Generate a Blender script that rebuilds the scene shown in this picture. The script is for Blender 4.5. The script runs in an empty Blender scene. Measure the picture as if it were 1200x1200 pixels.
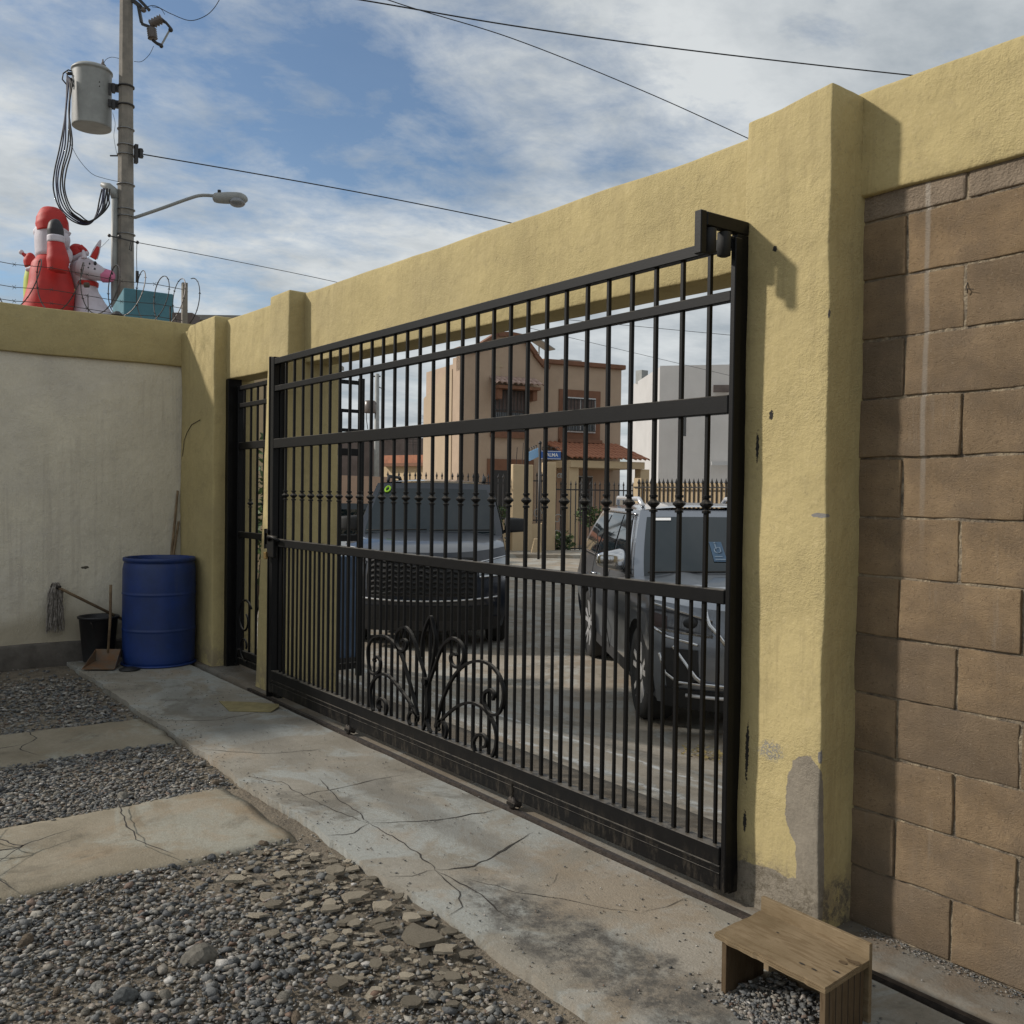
import bpy, bmesh, math, random
import numpy as np
from mathutils import Vector, Matrix, noise
random.seed(7)
R = math.radians
scene = bpy.context.scene
col = scene.collection

# ------------------------------------------------------------------ camera
CAM = Vector((1.7836, -2.914, 1.4609)); YAW, PITCH, ROLL, FPX = 0.9342, -0.0183, 0.0135, 1125.0
cf = Vector((-math.sin(YAW)*math.cos(PITCH), math.cos(YAW)*math.cos(PITCH), math.sin(PITCH)))
cr0 = Vector((math.cos(YAW), math.sin(YAW), 0)); cu0 = cr0.cross(cf)
cr = cr0*math.cos(ROLL)+cu0*math.sin(ROLL); cu = -cr0*math.sin(ROLL)+cu0*math.cos(ROLL)
cd = bpy.data.cameras.new('camera'); cam = bpy.data.objects.new('camera', cd); col.objects.link(cam)
cd.sensor_width = 36; cd.lens = FPX/1200*36; cd.clip_start = .05; cd.clip_end = 3000
cam.matrix_world = Matrix(((cr.x, cu.x, -cf.x, CAM.x), (cr.y, cu.y, -cf.y, CAM.y), (cr.z, cu.z, -cf.z, CAM.z), (0, 0, 0, 1)))
scene.camera = cam

def at(u, v, D):
    """place seen at (u, v) of the 1200 px photograph, D metres ahead of the camera"""
    return CAM + cf*D + cr*((u-600)/FPX*D) + cu*((600-v)/FPX*D)

# ------------------------------------------------------------------ light and sky
SUN = Vector((-.163, -.187, .150)).normalized()
w = bpy.data.worlds.new('World'); scene.world = w; w.use_nodes = True
nt = w.node_tree; nt.nodes.clear()
def N(nt, t, **k):
    n = nt.nodes.new(t)
    for a, b in k.items():
        if a[0] == '_': n.inputs[a[1:].replace('_', ' ')].default_value = b
        else: setattr(n, a, b)
    return n
def L(nt, a, b): nt.links.new(a, b)
sky = N(nt, 'ShaderNodeTexSky', sky_type='NISHITA', sun_disc=False)
sky.sun_elevation = math.asin(SUN.z); sky.sun_rotation = math.atan2(SUN.x, SUN.y) % (2*math.pi)
sky.air_density = 1.0; sky.dust_density = .6; sky.ozone_density = 1.5
tc = N(nt, 'ShaderNodeTexCoord'); sx = N(nt, 'ShaderNodeSeparateXYZ'); L(nt, tc.outputs['Generated'], sx.inputs[0])
zz = N(nt, 'ShaderNodeMath', operation='MAXIMUM'); zz.inputs[1].default_value = 0.0; L(nt, sx.outputs[2], zz.inputs[0])
za = N(nt, 'ShaderNodeMath', operation='ADD'); za.inputs[1].default_value = .16; L(nt, zz.outputs[0], za.inputs[0])
dv = N(nt, 'ShaderNodeVectorMath', operation='DIVIDE'); cz = N(nt, 'ShaderNodeCombineXYZ')
L(nt, za.outputs[0], cz.inputs[0]); L(nt, za.outputs[0], cz.inputs[1]); cz.inputs[2].default_value = 1
L(nt, tc.outputs['Generated'], dv.inputs[0]); L(nt, cz.outputs[0], dv.inputs[1])
mp = N(nt, 'ShaderNodeMapping'); mp.inputs['Rotation'].default_value = (0, 0, R(-28)); mp.inputs['Scale'].default_value = (1.0, .78, 0); mp.inputs['Location'].default_value = (3.1, 1.7, 0)
L(nt, dv.outputs[0], mp.inputs['Vector'])
n1 = N(nt, 'ShaderNodeTexNoise', _Scale=1.1, _Detail=9.0, _Roughness=.58, _Distortion=.2); L(nt, mp.outputs[0], n1.inputs['Vector'])
n2 = N(nt, 'ShaderNodeTexNoise', _Scale=6.5, _Detail=10.0, _Roughness=.66, _Distortion=.25); L(nt, mp.outputs[0], n2.inputs['Vector'])
mx = N(nt, 'ShaderNodeMath', operation='MULTIPLY_ADD'); mx.inputs[1].default_value = .46; L(nt, n2.outputs['Fac'], mx.inputs[0]); L(nt, n1.outputs['Fac'], mx.inputs[2])
cr1 = N(nt, 'ShaderNodeValToRGB'); cr1.color_ramp.elements[0].position = .47; cr1.color_ramp.elements[1].position = .70
cr1.color_ramp.elements[0].color = (.05, .05, .05, 1); cr1.color_ramp.elements[1].color = (.95, .95, .95, 1)
ul = cf+cr*((150-600)/FPX)+cu*((600-40)/FPX); ul.normalize()
dt = N(nt, 'ShaderNodeVectorMath', operation='DOT_PRODUCT'); dt.inputs[1].default_value = ul; L(nt, tc.outputs['Generated'], dt.inputs[0])
mr = N(nt, 'ShaderNodeMapRange'); mr.inputs[1].default_value = .93; mr.inputs[2].default_value = 1.0; mr.inputs[3].default_value = .05; mr.inputs[4].default_value = -.22; L(nt, dt.outputs['Value'], mr.inputs[0])
ma = N(nt, 'ShaderNodeMath', operation='ADD'); L(nt, mx.outputs[0], ma.inputs[0]); L(nt, mr.outputs[0], ma.inputs[1]); L(nt, ma.outputs[0], cr1.inputs[0])
n3 = N(nt, 'ShaderNodeTexNoise', _Scale=2.2, _Detail=7.0, _Roughness=.6); L(nt, mp.outputs[0], n3.inputs['Vector'])
cr2 = N(nt, 'ShaderNodeValToRGB'); cr2.color_ramp.elements[0].position = .36; cr2.color_ramp.elements[1].position = .62
cr2.color_ramp.elements[0].color = (2.7, 3.0, 3.25, 1); cr2.color_ramp.elements[1].color = (4.9, 5.1, 5.15, 1)
L(nt, n3.outputs['Fac'], cr2.inputs[0])
tint = N(nt, 'ShaderNodeMix', data_type='RGBA', blend_type='MULTIPLY'); tint.inputs[0].default_value = 1.0; tint.inputs[7].default_value = (.66, .72, .76, 1)
L(nt, sky.outputs[0], tint.inputs[6])
mixs = N(nt, 'ShaderNodeMix', data_type='RGBA'); L(nt, cr1.outputs[0], mixs.inputs[0]); L(nt, tint.outputs[2], mixs.inputs[6]); L(nt, cr2.outputs[0], mixs.inputs[7])
bg = N(nt, 'ShaderNodeBackground'); bg.inputs[1].default_value = .095; L(nt, mixs.outputs[2], bg.inputs[0])
wo = N(nt, 'ShaderNodeOutputWorld'); L(nt, bg.outputs[0], wo.inputs[0])

sd = bpy.data.lights.new('sun', 'SUN'); sd.energy = 2.3; sd.angle = R(3.2); sd.color = (1, .93, .84)
so = bpy.data.objects.new('sun', sd); col.objects.link(so); so.rotation_euler = SUN.to_track_quat('Z', 'Y').to_euler(); so.location = (0, 0, 20)
vs = scene.view_settings; vs.view_transform = 'Standard'; vs.look = 'None'; vs.exposure = .60; vs.gamma = 1; vs.use_curve_mapping = False

# ------------------------------------------------------------------ materials
def mat(name, c, rough=.8, metal=0, var=.0, scale=6, bump=0, bscale=60, spec=.5, c2=None, coat=0, detail=6, island=None, transp=0, thr=None):
    m = bpy.data.materials.new(name); m.use_nodes = True; t = m.node_tree; b = t.nodes['Principled BSDF']
    b.inputs['Roughness'].default_value = rough; b.inputs['Metallic'].default_value = metal
    b.inputs['Specular IOR Level'].default_value = spec; b.inputs['Coat Weight'].default_value = coat; b.inputs['Coat Roughness'].default_value = .06
    tcn = N(t, 'ShaderNodeTexCoord')
    if c2 is None: c2 = tuple(x*(1-var) for x in c)
    if var or c2 != tuple(c):
        n = N(t, 'ShaderNodeTexNoise', _Scale=scale, _Detail=float(detail), _Roughness=.62); L(t, tcn.outputs['Object'], n.inputs['Vector'])
        r = N(t, 'ShaderNodeValToRGB'); r.color_ramp.elements[0].position = .36; r.color_ramp.elements[1].position = .64
        if thr: r.color_ramp.elements[0].position, r.color_ramp.elements[1].position = thr
        r.color_ramp.elements[0].color = (*c2, 1); r.color_ramp.elements[1].color = (*c, 1)
        L(t, n.outputs['Fac'], r.inputs[0]); out = r.outputs[0]
    else:
        rg = N(t, 'ShaderNodeRGB'); rg.outputs[0].default_value = (*c, 1); out = rg.outputs[0]
    if island:
        g = N(t, 'ShaderNodeNewGeometry'); r2 = N(t, 'ShaderNodeValToRGB'); r2.color_ramp.interpolation = 'LINEAR'
        e = r2.color_ramp.elements; e[0].position = island[0][0]; e[0].color = (*island[0][1], 1); e[1].position = island[-1][0]; e[1].color = (*island[-1][1], 1)
        for p, cc in island[1:-1]:
            q = e.new(p); q.color = (*cc, 1)
        L(t, g.outputs['Random Per Island'], r2.inputs[0])
        mm = N(t, 'ShaderNodeMix', data_type='RGBA', blend_type='MULTIPLY'); mm.inputs[0].default_value = 1
        L(t, r2.outputs[0], mm.inputs[6]); L(t, out, mm.inputs[7]); out = mm.outputs[2]
    L(t, out, b.inputs['Base Color'])
    if bump:
        n = N(t, 'ShaderNodeTexNoise', _Scale=bscale, _Detail=5.0, _Roughness=.6); L(t, tcn.outputs['Object'], n.inputs['Vector'])
        bp = N(t, 'ShaderNodeBump'); bp.inputs['Strength'].default_value = min(1, bump); bp.inputs['Distance'].default_value = .01*max(1, bump)
        L(t, n.outputs['Fac'], bp.inputs['Height']); L(t, bp.outputs[0], b.inputs['Normal'])
    m['out'] = ''
    return m

def layer(m, fac_nodes, color):
    """mix another colour over the base colour with a factor socket"""
    t = m.node_tree; b = t.nodes['Principled BSDF']; src = b.inputs['Base Color'].links[0].from_socket
    mm = N(t, 'ShaderNodeMix', data_type='RGBA'); L(t, fac_nodes, mm.inputs[0]); L(t, src, mm.inputs[6])
    if hasattr(color, 'node'): L(t, color, mm.inputs[7])
    else: mm.inputs[7].default_value = (*color, 1)
    L(t, mm.outputs[2], b.inputs['Base Color'])

def nz(t, scale, detail=5, rough=.6, loc=(0, 0, 0), sc=(1, 1, 1), dist=0):
    tcn = N(t, 'ShaderNodeTexCoord'); mpn = N(t, 'ShaderNodeMapping'); mpn.inputs['Location'].default_value = loc; mpn.inputs['Scale'].default_value = sc
    n = N(t, 'ShaderNodeTexNoise', _Scale=float(scale), _Detail=float(detail), _Roughness=rough, _Distortion=float(dist))
    L(t, tcn.outputs['Object'], mpn.inputs[0]); L(t, mpn.outputs[0], n.inputs['Vector']); return n.outputs['Fac']
def ramp(t, s, a, b, lo=0., hi=1.):
    m = N(t, 'ShaderNodeMapRange'); m.interpolation_type = 'SMOOTHSTEP'
    m.inputs[1].default_value = a; m.inputs[2].default_value = b; m.inputs[3].default_value = lo; m.inputs[4].default_value = hi
    L(t, s, m.inputs[0]); return m.outputs[0]
def mth(t, op, a, b=0.):
    m = N(t, 'ShaderNodeMath', operation=op)
    for i, x in enumerate((a, b)):
        if hasattr(x, 'node'): L(t, x, m.inputs[i])
        else: m.inputs[i].default_value = x
    return m.outputs[0]
def blob(t, centre, radii, rag=.5, nscale=14, edge=.06):
    """factor of 1 inside a ragged ellipsoid in object space (a patch, stain or chip)"""
    tcn = N(t, 'ShaderNodeTexCoord'); mpn = N(t, 'ShaderNodeMapping', vector_type='TEXTURE'); mpn.inputs['Location'].default_value = centre; mpn.inputs['Scale'].default_value = radii
    L(t, tcn.outputs['Object'], mpn.inputs[0]); ln = N(t, 'ShaderNodeVectorMath', operation='LENGTH'); L(t, mpn.outputs[0], ln.inputs[0])
    d = mth(t, 'ADD', ln.outputs['Value'], mth(t, 'MULTIPLY', mth(t, 'SUBTRACT', nz(t, nscale, 6), .5), rag*2))
    return ramp(t, d, 1.0+edge, 1.0-edge)

def paint_mat(name, c):
    m = mat(name, c, rough=.86, var=.13, scale=2.2, spec=.25)
    t = m.node_tree; b = t.nodes['Principled BSDF']
    layer(m, ramp(t, nz(t, 1.3, 8, .7, sc=(1, 1, .35)), .52, .75, 0, .30), (c[0]*.55, c[1]*.55, c[2]*.6))
    layer(m, ramp(t, nz(t, 9, 9, .75, loc=(3, 1, 2)), .52, .64, 0, .24), (c[0]*.6, c[1]*.6, c[2]*.65))
    layer(m, ramp(t, nz(t, 45, 5, .7, loc=(1, 4, 2)), .54, .66, 0, .30), (c[0]*1.15, c[1]*1.15, c[2]*1.3))
    # stucco relief
    h1 = nz(t, 190, 3, .6); h2 = nz(t, 85, 4, .6, sc=(1, 1, 1.3)); h3 = nz(t, 6, 4)
    msk = ramp(t, nz(t, 3.2, 5, .6, loc=(9, 9, 9)), .38, .62, .25, 1.0); h4 = nz(t, 22, 6, .6, sc=(1, 1, .35))
    h = mth(t, 'ADD', mth(t, 'MULTIPLY', mth(t, 'ADD', mth(t, 'MULTIPLY', h1, .6), mth(t, 'MULTIPLY', h2, .8)), msk), mth(t, 'ADD', mth(t, 'MULTIPLY', h3, 2.6), mth(t, 'MULTIPLY', h4, .8)))
    layer(m, mth(t, 'MULTIPLY', ramp(t, nz(t, 5, 8, .7, sc=(2.2, 2.2, .10), loc=(1, 7, 3)), .50, .62, 0, .34), ramp(t, nz(t, 1.1, 4, .5, loc=(6, 6, 6)), .42, .60)), (c[0]*.62, c[1]*.60, c[2]*.62))
    layer(m, ramp(t, nz(t, 70, 5, .75, loc=(8, 2, 2)), .58, .68, 0, .40), (c[0]*.45, c[1]*.45, c[2]*.5))
    layer(m, ramp(t, nz(t, 17, 10, .85, loc=(12, 3, 5)), .585, .63, 0, .40), (c[0]*.62, c[1]*.62, c[2]*.75))
    layer(m, ramp(t, nz(t, .8, 6, .6, loc=(2, 12, 5), sc=(1, 1, 1.6)), .45, .65, 0, .22), (c[0]*.72, c[1]*.74, c[2]*.9))
    tcx = N(t, 'ShaderNodeTexCoord'); sxz = N(t, 'ShaderNodeSeparateXYZ'); L(t, tcx.outputs['Object'], sxz.inputs[0])
    layer(m, mth(t, 'MULTIPLY', ramp(t, sxz.outputs[2], .30, .05, 0, .6), ramp(t, nz(t, 9, 9, .8, loc=(2, 2, 6)), .46, .54)), (.22, .18, .13))
    bp = N(t, 'ShaderNodeBump'); bp.inputs['Strength'].default_value = .8; bp.inputs['Distance'].default_value = .006
    L(t, h, bp.inputs['Height']); L(t, bp.outputs[0], b.inputs['Normal'])
    return m
YEL = (.47, .385, .190)
M = {}
M['yellow'] = paint_mat('yellow_stucco', YEL)
mp_ = paint_mat('yellow_stucco_worn', YEL); t = mp_.node_tree; M['yellow_worn'] = mp_
BARE = (.235, .205, .165)
bare_n = N(t, 'ShaderNodeValToRGB'); bare_n.color_ramp.elements[0].color = (.15, .13, .105, 1); bare_n.color_ramp.elements[1].color = (.30, .265, .21, 1); L(t, nz(t, 45, 6, .7), bare_n.inputs[0])
layer(mp_, blob(t, (-.215, -.190, .43), (.085, .035, .165), .16, 26, .012), bare_n.outputs[0])
layer(mp_, blob(t, (-.165, -.190, .22), (.085, .035, .27), .14, 26, .012), bare_n.outputs[0])
layer(mp_, blob(t, (-.33, -.190, -.06), (.50, .035, .22), .14, 22, .012), bare_n.outputs[0])
layer(mp_, mth(t, 'MULTIPLY', blob(t, (-.365, -.187, .575), (.045, .1, .035), .9, 45, .3), ramp(t, nz(t, 120, 4, .7), .44, .52)), (.25, .235, .20))
layer(mp_, blob(t, (-.175, -.187, 1.405), (.034, .03, .008), .7, 60, .08), (.22, .21, .20))
layer(mp_, blob(t, (-.158, -.190, .60), (.008, .010, .022), .8, 90, .08), (.20, .19, .18))
layer(mp_, blob(t, (-.158, -.190, 2.07), (.006, .010, .020), .6, 90, .08), (.10, .09, .08))
for zc_, hh_, xx_ in ((1.64, .05, -.445), (1.75, .018, -.385), (.55, .10, -.468), (.30, .035, -.468), (2.33, .010, -.385)):
    layer(mp_, blob(t, (xx_, -.187, zc_), (.007 if hh_ > .03 else .009, .2, hh_), 1.1, 110, .15), (.03, .028, .025))
layer(mp_, mth(t, 'MULTIPLY', blob(t, (-.30, 0.0, .04), (.6, .6, .14), .5, 12, .3), ramp(t, nz(t, 30, 8, .8), .45, .6)), (.14, .12, .09))

M['white_wall'] = paint_mat('offwhite_stucco', (.70, .645, .52))
t = M['white_wall'].node_tree
layer(M['white_wall'], blob(t, (-6.93, -2.0, .1), (1, 6, .30), .5, 4, .5), (.42, .37, .28))
layer(M['white_wall'], blob(t, (-6.93, -.98, .79), (.3, .030, .012), .9, 40, .2), (.10, .09, .07))
M['plinth'] = mat('dark_cement', (.13, .115, .10), .9, var=.35, scale=9, bump=.6, bscale=50)

def block_mat():
    m = mat('concrete_block', (.36, .262, .165), .95, c2=(.25, .18, .112), scale=7, spec=.15)
    t = m.node_tree; b = t.nodes['Principled BSDF']
    oi = N(t, 'ShaderNodeObjectInfo'); hv = N(t, 'ShaderNodeHueSaturation'); src = b.inputs['Base Color'].links[0].from_socket
    L(t, src, hv.inputs['Color']); L(t, ramp(t, oi.outputs['Random'], 0, 1, .80, 1.16), hv.inputs['Value']); L(t, ramp(t, oi.outputs['Random'], 0, 1, .94, 1.06), hv.inputs['Saturation']); L(t, hv.outputs[0], b.inputs['Base Color'])
    layer(m, ramp(t, nz(t, 95, 5, .75), .55, .66, 0, .6), (.12, .085, .055))
    layer(m, ramp(t, nz(t, 2.4, 6, .7, loc=(4, 7, 2)), .48, .66, 0, .5), (.20, .155, .115))
    layer(m, ramp(t, nz(t, 90, 3, .6, loc=(5, 2, 1)), .62, .76, 0, .5), (.50, .42, .32))
    bp = N(t, 'ShaderNodeBump'); bp.inputs['Strength'].default_value = 1; bp.inputs['Distance'].default_value = .011
    L(t, mth(t, 'ADD', nz(t, 230, 5, .8), mth(t, 'MULTIPLY', nz(t, 60, 5, .8), .5)), bp.inputs['Height']); L(t, bp.outputs[0], b.inputs['Normal'])
    drips(m); return m
def drips(m):
    t = m.node_tree; g = N(t, 'ShaderNodeNewGeometry'); sp = N(t, 'ShaderNodeSeparateXYZ'); L(t, g.outputs['Position'], sp.inputs[0])
    mpn = N(t, 'ShaderNodeMapping'); mpn.inputs['Scale'].default_value = (1, 1, .06); L(t, g.outputs['Position'], mpn.inputs[0]); n = N(t, 'ShaderNodeTexNoise', _Scale=26.0, _Detail=6.0, _Roughness=.7); L(t, mpn.outputs[0], n.inputs['Vector'])
    n2_ = N(t, 'ShaderNodeTexNoise', _Scale=2.0, _Detail=4.0); L(t, g.outputs['Position'], n2_.inputs['Vector'])
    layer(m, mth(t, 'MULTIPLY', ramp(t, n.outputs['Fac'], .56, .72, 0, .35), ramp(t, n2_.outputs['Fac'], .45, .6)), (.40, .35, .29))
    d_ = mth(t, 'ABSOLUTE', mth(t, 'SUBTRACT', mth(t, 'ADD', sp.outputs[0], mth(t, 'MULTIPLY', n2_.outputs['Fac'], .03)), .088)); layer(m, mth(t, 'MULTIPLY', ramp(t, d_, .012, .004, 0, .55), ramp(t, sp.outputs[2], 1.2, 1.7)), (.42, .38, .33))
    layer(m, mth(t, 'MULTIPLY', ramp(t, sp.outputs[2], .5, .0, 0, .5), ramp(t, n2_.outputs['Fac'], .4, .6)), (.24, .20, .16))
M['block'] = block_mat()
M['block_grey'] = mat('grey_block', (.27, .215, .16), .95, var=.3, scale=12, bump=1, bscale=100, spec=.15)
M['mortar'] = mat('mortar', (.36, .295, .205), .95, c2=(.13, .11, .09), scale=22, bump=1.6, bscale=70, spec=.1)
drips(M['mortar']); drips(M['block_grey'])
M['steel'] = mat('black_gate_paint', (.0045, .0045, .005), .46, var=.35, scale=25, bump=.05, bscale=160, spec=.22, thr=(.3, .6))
t = M['steel'].node_tree
layer(M['steel'], ramp(t, nz(t, 14, 8, .75, loc=(2, 7, 1)), .68, .78, 0, .3), (.04, .035, .03))
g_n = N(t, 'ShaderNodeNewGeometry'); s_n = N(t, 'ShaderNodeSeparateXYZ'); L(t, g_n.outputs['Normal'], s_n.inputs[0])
layer(M['steel'], mth(t, 'MULTIPLY', ramp(t, s_n.outputs[2], .4, .9, 0, .8), ramp(t, nz(t, 18, 6, .7, loc=(5, 5, 5)), .35, .55)), (.13, .115, .095))  # dusty tone on upward faces, with light on the rail tops painted in
p_n = N(t, 'ShaderNodeSeparateXYZ'); L(t, g_n.outputs['Position'], p_n.inputs[0])
layer(M['steel'], mth(t, 'MULTIPLY', ramp(t, p_n.outputs[2], .20, .08, 0, .35), ramp(t, nz(t, 22, 8, .8, sc=(1, 1, .3), loc=(1, 5, 5)), .48, .62)), (.085, .072, .055))
M['rust_steel'] = mat('rusty_steel', (.05, .038, .03), .7, var=.6, scale=30, bump=.4, bscale=80)
M['rubber'] = mat('black_rubber', (.012, .012, .012), .75, var=.2)
M['dark_gap'] = mat('dark_grime', (.03, .027, .023), .9, var=.4, scale=14)

def slab_mat(name, c, seed):
    m = mat(name, c, .9, c2=(c[0]*.72, c[1]*.70, c[2]*.66), scale=2.3, detail=10, spec=.25)
    t = m.node_tree; b = t.nodes['Principled BSDF']
    layer(m, ramp(t, nz(t, 1.6, 9, .66, loc=(seed, 3, 1), dist=.8), .48, .58, 0, .70), (c[0]*1.12, c[1]*1.28, c[2]*1.45))
    layer(m, ramp(t, nz(t, 2.3, 10, .70, loc=(7, seed, 1), dist=.4), .53, .66, 0, .75), (c[0]*.42, c[1]*.42, c[2]*.42))
    layer(m, ramp(t, nz(t, 1.3, 9, .70, loc=(2, seed, 5), dist=.4), .52, .64, 0, .38), (c[0]*1.05, c[1]*.82, c[2]*.62))
    layer(m, ramp(t, nz(t, 45, 8, .8, loc=(seed, 9, 9)), .40, .62, 0, .30), (c[0]*.6, c[1]*.58, c[2]*.55))
    layer(m, ramp(t, nz(t, 60, 6, .8, loc=(9, seed, 9)), .55, .70, 0, .35), (c[0]*1.5, c[1]*1.5, c[2]*1.5))
    layer(m, ramp(t, nz(t, 150, 2, .6), .63, .72, 0, .5), (c[0]*.35, c[1]*.33, c[2]*.3))
    layer(m, ramp(t, nz(t, 30, 9, .8, loc=(seed, 1, 8)), .64, .78, 0, .45), (c[0]*.4, c[1]*.4, c[2]*.4))
    bp = N(t, 'ShaderNodeBump'); bp.inputs['Strength'].default_value = .5; bp.inputs['Distance'].default_value = .006
    L(t, mth(t, 'ADD', nz(t, 110, 4, .65), nz(t, 14, 5)), bp.inputs['Height']); L(t, bp.outputs[0], b.inputs['Normal'])
    return m
M['slab'] = slab_mat('driveway_concrete', (.30, .28, .24), 2)
t = M['slab'].node_tree
layer(M['slab'], mth(t, 'MULTIPLY', ramp(t, blob(t, (-.52, -.88, .0), (.66, .17, 1), .7, 9, .45), 0, 1, 0, 1), ramp(t, nz(t, 11, 9, .8), .38, .60, .15, 1)), (.085, .08, .072))
layer(M['slab'], ramp(t, blob(t, (-1.9, -.62, .0), (.8, .10, 1), .8, 5, .6), 0, 1, 0, .55), (.15, .145, .13))
layer(M['slab'], ramp(t, blob(t, (-4.2, -.75, .0), (1.2, .16, 1), .8, 4, .6), 0, 1, 0, .5), (.15, .14, .12))
M['sill'] = slab_mat('sill_concrete', (.17, .145, .115), 4)
M['strip'] = slab_mat('old_tan_concrete', (.29, .255, .195), 9)
M['crack'] = mat('crack_dirt', (.03, .026, .022), .95)
M['street'] = slab_mat('street_concrete', (.36, .32, .265), 5)
M['ground'] = mat('gravelly_dirt', (.22, .185, .14), .95, c2=(.13, .112, .09), scale=9, bump=1.5, bscale=60, spec=.15)
t = M['ground'].node_tree
layer(M['ground'], ramp(t, nz(t, 130, 3, .6), .55, .68, 0, .6), (.22, .20, .17))
M['gravel'] = mat('gravel_stone', (1, 1, 1), .9, c2=(.62, .62, .62), scale=70, bump=.5, bscale=200, spec=.2,
   island=[(0, (.08, .083, .088)), (.20, (.15, .155, .158)), (.46, (.23, .23, .22)), (.68, (.27, .24, .20)), (.84, (.36, .34, .30)), (.91, (.17, .11, .08)), (1, (.55, .54, .51))])
M['chip'] = mat('broken_concrete', (.40, .355, .28), .92, c2=(.30, .26, .20), scale=14, bump=1, bscale=110, spec=.2)
t = M['chip'].node_tree; oi = N(t, 'ShaderNodeObjectInfo'); hv = N(t, 'ShaderNodeHueSaturation'); b_ = t.nodes['Principled BSDF']
L(t, b_.inputs['Base Color'].links[0].from_socket, hv.inputs['Color']); L(t, ramp(t, oi.outputs['Random'], 0, 1, .75, 1.7), hv.inputs['Value']); L(t, hv.outputs[0], b_.inputs['Base Color'])
M['blue_drum'] = mat('blue_plastic', (.009, .036, .175), .48, c2=(.008, .026, .11), scale=5, spec=.5, bump=.1, bscale=20)
t = M['blue_drum'].node_tree; layer(M['blue_drum'], ramp(t, nz(t, 3, 8, .7, sc=(4, 4, .4)), .58, .75, 0, .35), (.07, .075, .10)); layer(M['blue_drum'], ramp(t, nz(t, 11, 9, .8, sc=(1, 1, .25), loc=(3, 3, 3)), .62, .72, 0, .45), (.05, .09, .20)); layer(M['blue_drum'], mth(t, 'MULTIPLY', ramp(t, nz(t, 6, 8, .8, loc=(7, 3, 3)), .45, .62), .5), (.012, .035, .12))
M['black_plastic'] = mat('black_plastic', (.018, .018, .02), .5, var=.3)
M['wood'] = mat('weathered_wood', (.23, .165, .10), .85, c2=(.13, .09, .055), scale=9, bump=.4, bscale=70, spec=.2)
def ply_mat(name, c):
    m = mat(name, c, .8, c2=(c[0]*.6, c[1]*.58, c[2]*.52), scale=3, spec=.2); t = m.node_tree
    layer(m, ramp(t, nz(t, 7, 6, .6, sc=(1.2, 9, 9), dist=1.2), .48, .62, 0, .6), (c[0]*.5, c[1]*.45, c[2]*.38))
    layer(m, ramp(t, nz(t, 6, 8, .75, loc=(4, 3, 3)), .62, .72, 0, .6), (c[0]*.3, c[1]*.26, c[2]*.22))
    layer(m, ramp(t, nz(t, 4, 8, .75, loc=(9, 3, 3)), .55, .72, 0, .5), (c[0]*1.15, c[1]*1.15, c[2]*1.15))
    b = t.nodes['Principled BSDF']; bp = N(t, 'ShaderNodeBump'); bp.inputs['Strength'].default_value = .4; bp.inputs['Distance'].default_value = .004
    L(t, nz(t, 30, 5, .6, sc=(1, 9, 9)), bp.inputs['Height']); L(t, bp.outputs[0], b.inputs['Normal']); return m
M['ply'] = ply_mat('plywood', (.27, .205, .13))
mv = ply_mat('plywood_side', (.14, .10, .062)); M['ply_side'] = mv
for n_ in mv.node_tree.nodes:
    if n_.type == 'MAPPING' and n_.inputs['Scale'].default_value[1] > 5: n_.inputs['Scale'].default_value = (9, 9, 1.0)
M['mop'] = mat('mop_strings', (.33, .30, .27), .95, c2=(.13, .115, .10), scale=40)
M['dustpan'] = mat('rusty_tin', (.16, .13, .10), .6, c2=(.20, .105, .05), scale=12, metal=.3)
M['cardboard'] = mat('dirty_cardboard', (.26, .215, .10), .9, var=.3, scale=12)
M['conc_pole'] = mat('pole_concrete', (.27, .245, .21), .9, c2=(.19, .175, .155), scale=6, bump=.5, bscale=60)
M['grey_paint'] = mat('grey_steel_paint', (.30, .31, .30), .5, var=.2, scale=5)
M['galv'] = mat('galvanised', (.30, .31, .32), .42, metal=.7, var=.3, scale=10)
M['cable'] = mat('black_cable', (.012, .012, .013), .6)
M['cable_blue'] = mat('dark_blue_cable', (.015, .02, .06), .6)
M['porcelain'] = mat('brown_grey_porcelain', (.12, .10, .09), .3)
M['red'] = mat('red_nylon', (.50, .022, .016), .6, c2=(.38, .015, .012), scale=3, bump=.35, bscale=9)
M['white_nylon'] = mat('white_nylon', (.62, .58, .64), .6, c2=(.50, .46, .50), scale=3, bump=.35, bscale=9)
M['black_nylon'] = mat('black_nylon', (.02, .02, .024), .55)
M['pink'] = mat('pink_nylon', (.60, .17, .30), .6)
M['green_nylon'] = mat('lime_nylon', (.40, .48, .06), .6)
M['yellow_nylon'] = mat('yellow_nylon', (.75, .60, .08), .6)
M['teal'] = mat('teal_painted_block', (.075, .20, .25), .8, var=.2, scale=4, bump=.4, bscale=30)
M['wire'] = mat('barbed_wire', (.05, .045, .045), .5, metal=.6)
M['house'] = mat('tan_stucco', (.42, .315, .23), .9, var=.10, scale=2, bump=.4, bscale=20)
M['house_side'] = mat('sand_stucco', (.42, .325, .225), .9, var=.08, scale=1.5, bump=.4, bscale=20)
M['cornice'] = mat('brown_trim', (.20, .095, .055), .85, var=.2, scale=4)
M['tile'] = mat('terracotta', (.40, .17, .095), .8, c2=(.28, .12, .07), scale=4, island=[(0, (.7, .7, .7)), (1, (1.25, 1.2, 1.15))])
M['tile_pale'] = mat('faded_tile', (.45, .32, .27), .8, var=.3, scale=9)
M['white_frame'] = mat('white_frame', (.55, .55, .55), .5)
M['win_glass'] = mat('window_glass', (.05, .055, .06), .12, spec=.8)
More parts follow.
